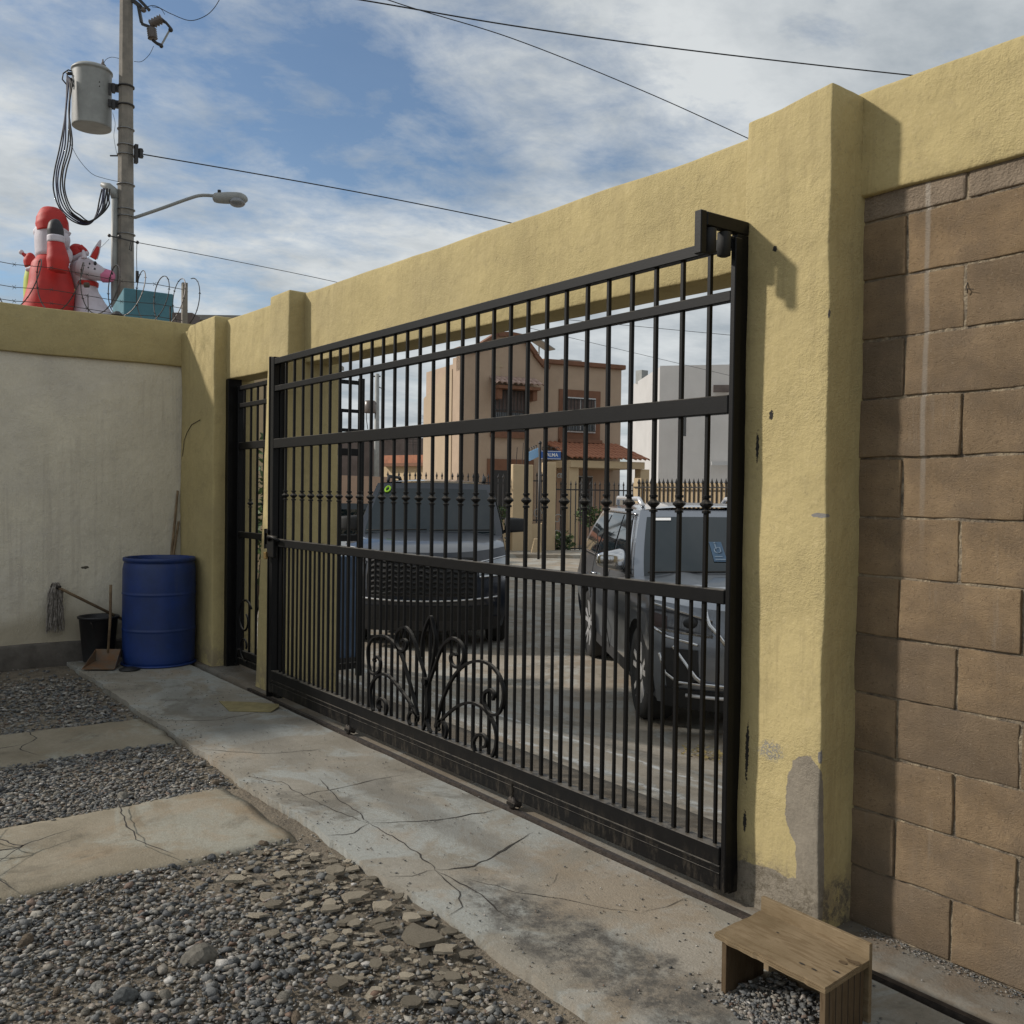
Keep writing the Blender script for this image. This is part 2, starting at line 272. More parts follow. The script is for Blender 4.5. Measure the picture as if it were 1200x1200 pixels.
M['curtain'] = mat('brown_shutter', (.13, .095, .085), .7, var=.3, scale=8)
M['dark_iron'] = mat('wrought_iron', (.02, .018, .018), .5)
M['cream'] = mat('cream_wall', (.52, .40, .25), .9, var=.08, scale=3, bump=.3, bscale=20)
M['grey_house'] = mat('pale_grey_stucco', (.52, .51, .50), .9, var=.08, scale=1.2, bump=.3, bscale=15)
M['far_block'] = mat('grey_brown_wall', (.16, .13, .12), .95, var=.3, scale=2)
M['salmon'] = mat('salmon_wall', (.46, .31, .22), .9, var=.08, scale=2)
M['sign_blue'] = mat('sign_blue', (.02, .09, .33), .4)
M['sign_pale'] = mat('sign_pale_blue', (.22, .42, .66), .4)
M['white'] = mat('white_print', (.75, .75, .75), .5)
M['bed_leaf'] = mat('leaf_green', (.05, .085, .028), .7, island=[(0, (.5, .5, .5)), (1, (1.5, 1.5, 1.2))])
M['dry_leaf'] = mat('dry_leaf', (.22, .18, .07), .9, island=[(0, (.5, .5, .5)), (1, (1.4, 1.3, 1.2))])
M['bark'] = mat('bark', (.10, .075, .055), .95, var=.3, bump=.5)
M['roof_slab'] = mat('roof_cement', (.3, .28, .25), .9, var=.2)
M['navy_paint'] = mat('dark_navy_car_paint', (.010, .014, .024), .30, coat=.8, spec=.4)
M['grey_car_paint'] = mat('graphite_car_paint', (.22, .24, .275), .30, metal=.75, coat=1)
M['car_glass'] = mat('car_glass', (.008, .014, .018), .03, spec=.6)
M['chrome'] = mat('chrome', (.62, .62, .63), .14, metal=1)
M['alloy'] = mat('bright_alloy', (.68, .68, .69), .32, metal=.55)
M['tyre'] = mat('tyre_rubber', (.018, .018, .018), .85, bump=.3, bscale=80)
M['lamp_glass'] = mat('headlight_glass', (.045, .045, .05), .08, metal=.2, coat=1)
M['lamp_clear'] = mat('clear_headlight', (.34, .36, .38), .10, metal=.5, coat=1)
M['amber'] = mat('marker_lamp', (.035, .014, .010), .2)
M['cladding'] = mat('black_cladding', (.02, .02, .021), .7)
M['lime_print'] = mat('lime_print', (.45, .80, .05), .6)
M['sticker_blue'] = mat('sticker_blue', (.035, .075, .13), .5)
M['faint_print'] = mat('faint_print', (.14, .19, .25), .5)
M['brass'] = mat('brass', (.45, .30, .12), .35, metal=.9)
M['blue_cabinet'] = mat('dull_blue_paint', (.055, .095, .165), .6, var=.35, scale=8)

# ------------------------------------------------------------------ mesh helpers
def link(name, me, m=None, parent=None, smooth=False):
    o = bpy.data.objects.new(name, me); col.objects.link(o)
    if m: me.materials.append(m)
    if parent: o.parent = parent
    if smooth: me.polygons.foreach_set('use_smooth', [True]*len(me.polygons))
    return o
def tag(o, label=None, cat=None, group=None, kind=None):
    for k, v in (('label', label), ('category', cat), ('group', group), ('kind', kind)):
        if v: o[k] = v
    return o
def thing(name, loc, label, cat, group=None, rz=0):
    o = bpy.data.objects.new(name, None); col.objects.link(o); o.location = loc; o.rotation_euler = (0, 0, rz); o.empty_display_size = .2
    return tag(o, label, cat, group)
class MB:
    def __init__(s, off=(0, 0, 0)): s.v = []; s.f = []; s.o = Vector(off)
    def add(s, vs_, fs):
        b = len(s.v); s.v += [tuple(Vector(p)-s.o) for p in vs_]; s.f += [tuple(i+b for i in f) for f in fs]
    def box(s, lo, hi, rot=None, c=None):
        x0, y0, z0 = lo; x1, y1, z1 = hi
        P = [Vector(p) for p in ((x0, y0, z0), (x1, y0, z0), (x1, y1, z0), (x0, y1, z0), (x0, y0, z1), (x1, y0, z1), (x1, y1, z1), (x0, y1, z1))]
        if rot is not None:
            c = Vector(c) if c is not None else (Vector(lo)+Vector(hi))/2
            P = [c+rot @ (p-c) for p in P]
        s.add(P, [(0, 3, 2, 1), (4, 5, 6, 7), (0, 1, 5, 4), (1, 2, 6, 5), (2, 3, 7, 6), (3, 0, 4, 7)])
    def bar(s, a, b, w, h, up=(0, 0, 1)):
        a = Vector(a); b = Vector(b); d = (b-a).normalized(); up = Vector(up)
        if abs(d.dot(up)) > .98: up = Vector((0, 1, 0))
        r = d.cross(up).normalized(); u = r.cross(d)
        P = [p+r*(sx_*w/2)+u*(sy*h/2) for p in (a, b) for sx_, sy in ((-1, -1), (1, -1), (1, 1), (-1, 1))]
        s.add(P, [(0, 1, 2, 3), (7, 6, 5, 4), (0, 4, 5, 1), (1, 5, 6, 2), (2, 6, 7, 3), (3, 7, 4, 0)])
    def tube(s, pts, r, n=8, cap=True, flat=None):
        pts = [Vector(p) for p in pts]; rs = r if isinstance(r, (list, tuple)) else [r]*len(pts)
        rings = []; up = Vector((0, 0, 1)); vs_ = []; prev = None
        for i, p in enumerate(pts):
            d = (pts[min(i+1, len(pts)-1)]-pts[max(i-1, 0)]).normalized()
            if flat is not None: a = Vector(flat); a = (a-d*a.dot(d)).normalized(); b = d.cross(a)
            elif prev is None:
                a = d.cross(up)
                if a.length < .05: a = d.cross(Vector((1, 0, 0)))
                a.normalize(); b = d.cross(a)
            else:
                a = (prev-d*prev.dot(d)).normalized(); b = d.cross(a)
            prev = a
            for k in range(n):
                t_ = 2*math.pi*k/n; vs_.append(p+(a*math.cos(t_)+b*math.sin(t_))*rs[i])
        fs = [(i*n+k, i*n+(k+1) % n, (i+1)*n+(k+1) % n, (i+1)*n+k) for i in range(len(pts)-1) for k in range(n)]
        if cap: fs += [tuple(range(n))[::-1], tuple((len(pts)-1)*n+k for k in range(n))]
        s.add(vs_, fs)
    def lathe(s, prof, c=(0, 0, 0), n=24, axis='Z', scale=(1, 1)):
        c = Vector(c); vs_ = []
        for r, z in prof:
            for k in range(n):
                t_ = 2*math.pi*k/n; x, y = r*math.cos(t_)*scale[0], r*math.sin(t_)*scale[1]
                vs_.append(c+(Vector((x, y, z)) if axis == 'Z' else Vector((x, z, y)) if axis == 'Y' else Vector((z, x, y))))
        m_ = len(prof)
        fs = [(i*n+k, i*n+(k+1) % n, (i+1)*n+(k+1) % n, (i+1)*n+k) for i in range(m_-1) for k in range(n)]
        fs += [tuple(range(n))[::-1], tuple((m_-1)*n+k for k in range(n))]
        s.add(vs_, fs)
    def ball(s, c, r, n=14, m_=9, rot=None):
        c = Vector(c); r = Vector((r, r, r)) if isinstance(r, (int, float)) else Vector(r); vs_ = []
        for i in range(m_+1):
            a = math.pi*i/m_
            for k in range(n):
                b = 2*math.pi*k/n; p = Vector((r.x*math.sin(a)*math.cos(b), r.y*math.sin(a)*math.sin(b), r.z*math.cos(a)))
                vs_.append(c+(rot @ p if rot is not None else p))
        s.add(vs_, [(i*n+k, (i+1)*n+k, (i+1)*n+(k+1) % n, i*n+(k+1) % n) for i in range(m_) for k in range(n)])
    def grid(s, fn, nu, nv):
        vs_ = [fn(i/nu, j/nv) for j in range(nv+1) for i in range(nu+1)]
        s.add(vs_, [(j*(nu+1)+i, j*(nu+1)+i+1, (j+1)*(nu+1)+i+1, (j+1)*(nu+1)+i) for j in range(nv) for i in range(nu)])
    def build(s, name, m, parent=None, smooth=False, bevel=0, weld=False, solid=0):
        me = bpy.data.meshes.new(name); me.from_pydata(s.v, [], s.f); me.validate(); me.update()
        bm = bmesh.new(); bm.from_mesh(me)
        if weld: bmesh.ops.remove_doubles(bm, verts=bm.verts, dist=.0004)
        bmesh.ops.recalc_face_normals(bm, faces=bm.faces)
        if bevel: bmesh.ops.bevel(bm, geom=list(bm.edges), offset=bevel, segments=1, affect='EDGES', clamp_overlap=True)
        bm.to_mesh(me); bm.free()
        if smooth: me.polygons.foreach_set('use_smooth', [True]*len(me.polygons))
        o = link(name, me, m, parent)
        o.location = s.o if parent is None else s.o-parent.location if not parent.rotation_euler.z else s.o
        if solid: sm = o.modifiers.new('thick', 'SOLIDIFY'); sm.thickness = solid; sm.offset = 0
        return o

def rbox(lo, hi, step, r=.012, amp=.0, seed=0, warp=None, nf=2.5):
    """rounded, gridded, slightly wavy box: list of verts, list of faces"""
    lo = Vector(lo); hi = Vector(hi); ax = []
    for i in range(3):
        a, b = lo[i], hi[i]; n = max(1, int(round((b-a-2*r)/step))); l = [a, a+r*.35, a+r]+[a+r+(b-a-2*r)*k/n for k in range(1, n)]+[b-r, b-r*.35, b]; ax.append(l)
    vid = {}; V_ = []; F_ = []; nn = [len(a) for a in ax]
    def vtx(i, j, k):
        key = (i, j, k)
        if key not in vid:
            p = Vector((ax[0][i], ax[1][j], ax[2][k])); q = Vector([min(max(p[c], lo[c]+r), hi[c]-r) for c in range(3)]); d = p-q
            if d.length > 1e-9: p = q+d.normalized()*r
            if amp: p = p+noise.noise_vector(p*nf+Vector((seed, 0, 0)))*amp+noise.noise_vector(p*nf*6+Vector((seed, 3, 0)))*amp*.22
            if warp: p = warp(p)
            vid[key] = len(V_); V_.append(p)
        return vid[key]
    for c in range(3):
        a, b = (c+1) % 3, (c+2) % 3
        for e in (0, nn[c]-1):
            for i in range(nn[a]-1):
                for j in range(nn[b]-1):
                    q = []
                    for di, dj in ((0, 0), (1, 0), (1, 1), (0, 1)):
                        ix = [0, 0, 0]; ix[c] = e; ix[a] = i+di; ix[b] = j+dj; q.append(vtx(*ix))
                    F_.append(q if e else q[::-1])
    return V_, F_
def rb(name, lo, hi, m, parent=None, step=.06, r=.012, amp=.004, seed=0, warp=None, smooth=True, nf=2.5):
    v_, f_ = rbox(lo, hi, step, r, amp, seed, warp, nf); mb = MB(); mb.add(v_, f_)
    return mb.build(name, m, parent, smooth)

# ------------------------------------------------------------------ ground
def gz(x, y):
    def ss(a, b, t_): t_ = min(1, max(0, (t_-a)/(b-a))); return t_*t_*(3-2*t_)
    yard = -.035
    z = yard+(-.28-yard)*ss(.30, 2.2, y)
    return z
xs = [-600, -200, -80, -40, -25]+[-15+.5*i for i in range(0, 14)]+[-8+.15*i for i in range(0, 80)]+[4, 6, 10, 20, 60, 200, 600]
ys = [-600, -200, -60, -20, -10, -7, -5, -4]+[-3.6+.12*i for i in range(0, 55)]+[3, 3.5, 4, 6, 10, 20, 40, 80, 200, 600]
xs = sorted(set(xs)); ys = sorted(set(ys))
mb = MB(); vv = []
for y in ys:
    for x in xs: vv.append((x, y, gz(x, y)+(noise.noise(Vector((x*2, y*2, 0)))*.012 if abs(x) < 9 and -5 < y < -.2 else 0)))
mb.add(vv, [(j*len(xs)+i, j*len(xs)+i+1, (j+1)*len(xs)+i+1, (j+1)*len(xs)+i) for j in range(len(ys)-1) for i in range(len(xs)-1)])
ground = mb.build('ground', M['ground'], None, True); tag(ground, kind='structure')

# street surface (a sheet that follows the ground, 6 mm above it)
mb = MB(); ysr = [.36+.08*i for i in range(28)]+[2.8, 3.6, 5, 8, 12, 20, 40, 70]; xsr = [-70, -50, -35, -25, -20, -16, -12, -9, -7, -6, -5, -4, -3, -2, -1, 0, 1, 2, 4, 8, 20, 50]
mb.add([(x, y, gz(x, y)+.006) for y in ysr for x in xsr], [(j*len(xsr)+i, j*len(xsr)+i+1, (j+1)*len(xsr)+i+1, (j+1)*len(xsr)+i) for j in range(len(ysr)-1) for i in range(len(xsr)-1)])
street = mb.build('street', M['street'], None, True); tag(street, kind='structure')
t = M['street'].node_tree
sxx = N(t, 'ShaderNodeSeparateXYZ'); tcc = N(t, 'ShaderNodeTexCoord'); L(t, tcc.outputs['Object'], sxx.inputs[0])
dy = mth(t, 'ABSOLUTE', mth(t, 'SUBTRACT', mth(t, 'ADD', sxx.outputs[1], mth(t, 'MULTIPLY', nz(t, 3, 5), .25)), 1.12+.125))
layer(M['street'], mth(t, 'MULTIPLY', ramp(t, dy, .05, .02), ramp(t, nz(t, 9, 6, .7), .42, .55)), (.52, .52, .50))
dy = mth(t, 'ABSOLUTE', mth(t, 'SUBTRACT', mth(t, 'ADD', sxx.outputs[1], mth(t, 'MULTIPLY', nz(t, 3, 5, loc=(4, 4, 4)), .25)), .62+.125))
layer(M['street'], mth(t, 'MULTIPLY', ramp(t, dy, .06, .01), ramp(t, nz(t, 9, 6, .7), .40, .52)), (.48, .48, .46))

# driveway slab inside the gate, edge broken by noise
def slab_edge(x): return -1.125+.028*noise.noise(Vector((x*1.6, 3, 0)))+.013*noise.noise(Vector((x*7, 9, 0)))+.007*noise.noise(Vector((x*23, 1, 0)))
def slab_piece(name, x0, x1, fy0, fy1, m, z=0.0, th=.05, nx=160, ny=10, parent=None):
    mb = MB()
    def top(u, v):
        x = x0+(x1-x0)*u; a, b = fy0(x), fy1(x); y = a+(b-a)*v
        return Vector((x, y, z+.004*noise.noise(Vector((x, y, 2)))))
    mb.grid(top, nx, ny)
    for e, f in ((0, fy0), (1, fy1)):
        mb.grid(lambda u, v: Vector((x0+(x1-x0)*u, f(x0+(x1-x0)*u)+(0 if v == 0 else 0), top(u, e).z-th*v)), nx, 1)
    for e in (0, 1):
        mb.grid(lambda u, v: Vector((top(e, u).x, top(e, u).y, top(e, u).z-th*v)), ny, 1)
    return mb.build(name, m, parent, True, weld=True)
slab = slab_piece('driveway_slab', -6.93, 3.4, slab_edge, lambda x: -.300+.006*noise.noise(Vector((x*4, 0, 0))), M['slab'], nx=420, ny=14); tag(slab, kind='structure')
for p in slab.data.polygons: p.use_smooth = False
sill = slab_piece('gate_sill', -6.93, 3.4, lambda x: -.245+.006*noise.noise(Vector((x*4, 5, 0))), lambda x: .40, M['sill'], nx=300, ny=8); tag(sill, kind='structure')
mb = MB(); mb.box((-5.1, -.30, -.05), (3.4, -.245, -.028)); ch = mb.build('gate_channel', M['dark_gap']); tag(ch, kind='structure')
mb = MB(); mb.bar((-5.05, -.262, -.012), (3.4, -.262, -.012), .022, .034); tr = mb.build('track_rail', M['rust_steel'], ch)

# cracks in the slab: thin dirt-filled gaps
def crack(name, pts, wd, parent, z=.0018):
    P = []
    for a, b in zip(pts[:-1], pts[1:]):
        a = Vector((*a, 0)); b = Vector((*b, 0)); n = max(2, int((b-a).length/.03))
        P += [a+(b-a)*k/n+noise.noise_vector((a+(b-a)*k/n)*14)*.016+noise.noise_vector((a+(b-a)*k/n)*50)*.005 for k in range(n)]
    P.append(Vector((*pts[-1], 0))); mb = MB(); vs_ = []
    for i, p in enumerate(P):
        d = (P[min(i+1, len(P)-1)]-P[max(i-1, 0)]).normalized(); nrm = Vector((-d.y, d.x, 0)); ww = wd*(.35+.9*abs(noise.noise(p*9+Vector((5, 5, 5)))))*(min(1, i/4+.15))*(min(1, (len(P)-1-i)/4+.15))
        zs = z+(.004*noise.noise(Vector((p.x, p.y, 2))) if z < .01 else 0); vs_ += [(p.x+nrm.x*ww, p.y+nrm.y*ww, zs), (p.x-nrm.x*ww, p.y-nrm.y*ww, zs)]
    mb.add(vs_, [(2*i, 2*i+1, 2*i+3, 2*i+2) for i in range(len(P)-1)])
    return mb.build(name, M['crack'], parent)
for pts, wd in (([(-1.353, -.942), (-1.62, -.90), (-1.96, -.90)], .006), ([(-1.96, -.90), (-1.83, -.62), (-1.80, -.31)], .0045), ([(-1.96, -.90), (-2.15, -.87), (-2.34, -.865), (-2.7, -.80)], .004), ([(-1.96, -.90), (-1.90, -1.02), (-1.93, -1.12)], .005),
                ([(-1.353, -.942), (-1.30, -.80), (-1.38, -.60), (-1.47, -.368)], .0065), ([(-1.353, -.942), (-1.36, -1.04), (-1.40, -1.12)], .006), ([(-1.353, -.942), (-1.10, -.99), (-1.02, -1.05), (-.98, -1.13)], .0055),
                ([(-1.353, -.942), (-1.10, -.92), (-.92, -.95), (-.84, -.955)], .005), ([(-1.25, -.90), (-1.0, -.80), (-.85, -.70), (-.6, -.55)], .0022), ([(-2.5, -1.02), (-2.50, -.80), (-2.53, -.55), (-2.52, -.40)], .0045), ([(-2.95, -1.1), (-2.75, -.98), (-2.5, -.98), (-2.2, -.95), (-1.96, -.90)], .003),
                ([(-3.6, -1.12), (-3.3, -.85), (-3.2, -.5)], .004), ([(-4.4, -1.12), (-4.2, -.8), (-4.3, -.4)], .004), ([(-.62, -.32), (-.60, -.44), (-.62, -.55)], .003), ([(-1.06, -.56), (-.99, -.66)], .004), ([(.3, -1.1), (.6, -.8), (1.1, -.6), (1.3, -.31)], .004)):
    crack('crack', pts, wd, slab)

# the two old concrete strips running away from the slab
def wob(a, s, k=.05): return lambda y: a+k*noise.noise(Vector((y*1.7, s, 0)))+.018*noise.noise(Vector((y*7, s, 3)))
def strip(x0, x1, s, y0):
    mb = MB(); f0, f1 = wob(x0, s), wob(x1, s+5)
    def P(u, v):
        y = y0+(-7.5-y0)*u; a, b = f0(y), f1(y); return Vector((a+(b-a)*v, y+.03*noise.noise(Vector((v*4, s, 8))), -.018-.012*max(0, abs(2*v-1)-.8)/.2+.008*noise.noise(Vector((a*3+v*3, y*1.5, s)))))
    mb.grid(P, 160, 14)
    for v in (0, 1): mb.grid(lambda u, w_: P(u, v)-Vector((0, 0, .03*w_)), 160, 1)
    mb.grid(lambda u, w_: P(0, u)-Vector((0, 0, .03*w_)), 14, 1)
    o = mb.build('concrete_strip', M['strip'], None, True, weld=True); tag(o, kind='structure'); return o
s1 = strip(-4.66, -3.88, 1, -1.15); s2 = strip(-2.93, -2.02, 3, -1.22)
for o, lst in ((s2, [[(-2.93, -1.72), (-2.6, -1.78), (-2.3, -1.80), (-2.05, -1.72)], [(-2.93, -2.22), (-2.7, -2.30), (-2.5, -2.2), (-2.3, -2.35), (-2.04, -2.3)], [(-2.5, -2.2), (-2.45, -2.5), (-2.2, -2.62), (-2.03, -2.9)], [(-2.6, -1.98), (-2.48, -2.24), (-2.62, -2.6), (-2.5, -3.0)]]),
               (s1, [[(-4.62, -1.85), (-4.3, -1.82), (-4.1, -1.95), (-3.9, -1.88)], [(-4.2, -1.9), (-4.1, -2.3), (-3.9, -2.4)]])):
    for p in lst: crack('crack', p, .006, o, .0105)

# ------------------------------------------------------------------ gravel (uncountable) and the stones one can tell apart
def pebble(seed, flat=.52, jit=.40):
    rnd = random.Random(seed); bm = bmesh.new(); bmesh.ops.create_icosphere(bm, subdivisions=1, radius=1)
    V_ = [np.array(v.co)*(1+rnd.uniform(-jit, jit)) for v in bm.verts]; F_ = [[v.index for v in f.verts] for f in bm.faces]; bm.free()
    V_ = np.array(V_); V_[:, 2] *= flat; V_[:, 0] *= 1.2; return V_, np.array(F_)
PEB = [pebble(i) for i in range(10)]
def in_yard_gravel(x, y):
    if y > slab_edge(x)-.02: return 0
    for o, (a, b) in enumerate(((-4.66, -3.88), (-2.93, -2.02))):
        if a+.05 < x < b-.05: return .035
    return 1
def chipzone(x, y):  # area of broken concrete beside the slab edge
    return math.exp(-(((x+1.25)/.55)**2+((y+1.38)/.20)**2))
rng = random.Random(11); VS = []; FS = []; base = 0
def put(x, y, s, z=None):
    global base
    V_, F_ = PEB[rng.randrange(10)]; a = rng.uniform(0, 6.283); ca, sa = math.cos(a), math.sin(a); tl = rng.uniform(-.5, .5); ct, st = math.cos(tl), math.sin(tl)
    Mx = np.array([[ca, -sa, 0], [sa, ca, 0], [0, 0, 1]]) @ np.array([[1, 0, 0], [0, ct, -st], [0, st, ct]])
    if z is None: z = gz(x, y)+s*.25+rng.uniform(0, .012)
    VS.append((V_*s*np.array([1, rng.uniform(.7, 1.1), 1])) @ Mx.T+np.array([x, y, z])); FS.append(F_+base); base += len(V_)
def scatter(n, x0, x1, y0, y1, smin, smax, dens=None):
    for _ in range(n):
        x = rng.uniform(x0, x1); y = rng.uniform(y0, y1); k = in_yard_gravel(x, y)*(1-.55*chipzone(x, y))
        if y > slab_edge(x)-.13: k *= .35
        if x < -6.05: k *= max(.12, 1-(-6.05-x)/.5)
        if -2.1 < x < -.6 and y > -1.75: k *= .45 if noise.noise(Vector((x*3, y*3, 9))) < .1 else .9
        k *= .55+.9*max(-.3, noise.noise(Vector((x*1.3, y*1.3, 4))))+.25
        if rng.random() > k: continue
        s = smin+(smax-smin)*rng.random()**2.6; put(x, y, s*(.75 if k < .1 else 1))
scatter(52000, -2.05, 1.3, -2.75, -1.1, .003, .013)
scatter(3600, -2.05, 1.0, -2.6, -1.2, .008, .021)
scatter(20000, -3.95, -2.85, -2.9, -1.1, .004, .014)
scatter(17000, -6.9, -4.6, -3.0, -1.1, .005, .017)
scatter(3000, -4.7, -3.8, -2.9, -1.1, .004, .009)
scatter(9000, -2.95, -2.0, -2.9, -1.15, .003, .008)
for _ in range(2200):   # grit on the slab and at the foot of the walls
    x = rng.uniform(-6.8, 1.4); y = rng.choice((rng.gauss(-.04, .03), rng.gauss(-1.08, .05), rng.uniform(-1.1, -.3))) if rng.random() < .5 else rng.uniform(-1.1, .3)
    if -.29 > y > -1.1 or -.24 < y < 0 or y < -.3: put(x, y, rng.uniform(.0015, .0045), .004)
for _ in range(1300):
    x = rng.uniform(-.1, 1.6); y = -abs(rng.gauss(.0, .028))-.003; put(x, y, rng.uniform(.0012, .0042), .003)
for _ in range(700):    # rubble under the plywood step
    x = rng.uniform(-.07, .22); y = rng.uniform(-.70, -.53); put(x, y, .003+.010*rng.random()**2, rng.uniform(.002, .02))
for _ in range(900):
    x = rng.gauss(.1, .12); y = rng.gauss(-.74, .03)
    if y < -.3: put(x, y, .002+.007*rng.random()**2, .005)
Va = np.concatenate(VS); Fa = np.concatenate(FS)
me = bpy.data.meshes.new('gravel'); me.vertices.add(len(Va)); me.vertices.foreach_set('co', Va.astype(np.float32).ravel()); me.loops.add(Fa.size); me.loops.foreach_set('vertex_index', Fa.astype(np.int32).ravel())
me.polygons.add(len(Fa)); me.polygons.foreach_set('loop_start', np.arange(0, Fa.size, 3, dtype=np.int32)); me.update(calc_edges=True); me.validate()
gr = link('gravel', me, M['gravel']); tag(gr, 'loose grey gravel and pebbles lying between the concrete strips', 'gravel', kind='stuff')
print('pebbles', len(FS))

M['stones'] = []
for i, c_ in enumerate(((.30, .28, .24), (.20, .21, .21), (.24, .19, .14), (.42, .41, .38), (.15, .155, .16))):
    M['stones'].append(mat('stone_%d' % i, c_, .9, var=.45, scale=3, bump=.8, bscale=120, spec=.2))
def stone_mesh(i, m, flat, ang):
    V_, F_ = pebble(100+i, flat, .22 if not ang else .3); mb = MB(); mb.add([Vector(v) for v in V_], [tuple(f) for f in F_]); me = bpy.data.meshes.new('stone'); me.from_pydata(mb.v, [], mb.f)
    bm = bmesh.new(); bm.from_mesh(me); bmesh.ops.subdivide_edges(bm, edges=bm.edges, cuts=1, smooth=.6)
    bm.to_mesh(me); bm.free(); me.materials.append(m); return me
SM = [stone_mesh(i, M['stones'][i % 5], rng.uniform(.4, .7), i % 2) for i in range(15)]
placed = []
def stone(x, y, s, k=None, z=None):
    o = bpy.data.objects.new('stone', SM[rng.randrange(15) if k is None else k]); col.objects.link(o); o.parent = ground
    o.location = (x, y, (gz(x, y)+s*.3+.008) if z is None else z); o.scale = (s, s*rng.uniform(.7, 1), s); o.rotation_euler = (rng.uniform(-.3, .3), rng.uniform(-.3, .3), rng.uniform(0, 6.28))
stone(-1.216, -1.90, .048, 5)
for _ in range(2000):
    if len(placed) > 110: break
    x = rng.uniform(-2.1, .1) if rng.random() < .75 else rng.uniform(-4, -2.9); y = rng.uniform(-2.5, -1.17)
    if in_yard_gravel(x, y) < .5 or chipzone(x, y) > .3 or any((x-a)**2+(y-b)**2 < .004 for a, b in placed): continue
    placed.append((x, y)); stone(x, y, rng.uniform(.011, .021) if rng.random() < .9 else rng.uniform(.022, .032))
# flat chips of broken concrete
def chip_mesh(i):
    rnd = random.Random(i); n = rnd.randint(6, 10); mb = MB(); th = rnd.uniform(.12, .26); ring = []
    for k in range(n):
        a = 2*math.pi*(k+rnd.uniform(-.3, .3))/n; r = rnd.uniform(.6, 1.15); ring.append((r*math.cos(a), r*math.sin(a)*.8))
    vs_ = [(x, y, 0) for x, y in ring]+[(x*.94, y*.94, th+rnd.uniform(-.03, .03)) for x, y in ring]+[(0, 0, th+.03)]
    fs = [tuple(range(n))[::-1]]+[(k, (k+1) % n, n+(k+1) % n, n+k) for k in range(n)]+[(n+k, n+(k+1) % n, 2*n) for k in range(n)]
    me = bpy.data.meshes.new('chip'); me.from_pydata(vs_, [], fs); me.materials.append(M['chip']); return me
CM = [chip_mesh(i) for i in range(14)]; cp = []
def chip(x, y, s, k=None, z=None, tilt=.16, fl=1.0):
    o = bpy.data.objects.new('concrete_chip', CM[rng.randrange(14) if k is None else k]); col.objects.link(o); o.parent = ground; o.location = (x, y, gz(x, y)+.006 if z is None else z)
    o.scale = (s, s, min(s, .06)*fl); o.rotation_euler = (rng.uniform(-tilt, tilt), rng.uniform(-tilt, tilt), rng.uniform(0, 6.28))
for x, y, s in ((-.925, -1.27, .085), (-.80, -1.25, .045), (-1.58, -1.25, .045), (-1.05, -1.33, .04), (-1.20, -1.26, .055), (-1.06, -1.22, .04), (-1.32, -1.30, .055), (-1.28, -1.42, .04), (-1.40, -1.22, .035), (-1.72, -1.60, .045), (-1.13, -1.40, .035), (-.90, -1.40, .035)):
    chip(x, y, s, z=-.008, tilt=.07); cp.append((x, y, s))
for _ in range(6000):
    if len(cp) > 285: break
    x = rng.uniform(-2.0, -.45); y = rng.uniform(-1.85, -1.15); s = .010+.034*rng.random()**1.7
    if chipzone(x, y)+.12*(rng.random()) < .22 or y > slab_edge(x)-.02 or any((x-a)**2+(y-b)**2 < (.72*(s+c))**2 for a, b, c in cp): continue
    cp.append((x, y, s)); chip(x, y, s, z=rng.uniform(-.030, -.014))

# ------------------------------------------------------------------ gate-side boundary wall
wall = thing('boundary_wall', (0, 0, 0), 'yellow stucco wall with pillars and bare concrete blocks around the big gate', 'wall')
rb('lintel_beam', (-6.3, 0, 2.335), (-.40, .21, 2.832), M['yellow'], wall, .09, .012, .006, 1, lambda p: Vector((p.x, p.y-.0145*max(0, -p.x-.5), p.z+.05*max(0, (-p.x-1)/5.3)))) 
def lean(p):   # the pillar left of the gate is wider at its foot
    k = max(0, (2.9-p.z)/2.9); f = (-4.563-p.x)/.32; return Vector((p.x-f*.235*k, p.y, p.z))
rb('pillar', (-4.883, -.187, -.06), (-4.563, .213, 2.87), M['yellow'], wall, .07, .014, .007, 5, lean)
rb('pillar', (-6.92, -.187, -.06), (-6.066, .17, 2.905), M['yellow'], wall, .07, .018, .010, 9, lambda p: Vector((p.x, p.y, p.z-(.04 if p.z > 2.6 and p.x < -6.75 else 0))))
def wavy(p):
    if p.z > 2.6: p = p+Vector((0, 0, .06*(p.x+.30)))
    return p
rb('pillar', (-.519, -.187, -.06), (-.158, .215, 2.822), M['yellow_worn'], wall, .035, .008, .0085, 14, wavy, nf=4)
rb('top_band', (-.30, -.018, 2.487), (3.6, .20, 2.843), M['yellow'], wall, .05, .012, .006, 21)
BM = []
for i in range(8):
    v_, f_ = rbox((-.1955, 0, -.0955), (.1960, .15, .0960), .05, .005, .0050, i*7, None, 9); me = bpy.data.meshes.new('concrete_block'); me.from_pydata([tuple(p) for p in v_], [], f_); me.materials.append(M['block'])
    me.polygons.foreach_set('use_smooth', [True]*len(me.polygons)); BM.append(me)
rr = random.Random(4)
for k in range(12):
    z = .2*k+.1; x0 = 0.0 if (12-k) % 2 else -.2     # row 12 is k=0
    x = (0.2 if (12-k) % 2 else 0.0)-.4
    while x < 3.5:
        o = bpy.data.objects.new('concrete_block', BM[rr.randrange(8)]); col.objects.link(o); o.parent = wall
        o.location = (x, rr.uniform(-.003, .003), z+rr.uniform(-.001, .001)); o.rotation_euler = (rr.uniform(-.008, .008), rr.uniform(-.006, .006), rr.uniform(-.006, .006))
        if rr.random() < .5: o.scale = (-1, 1, -1); 
        x += .4
x = 0.0
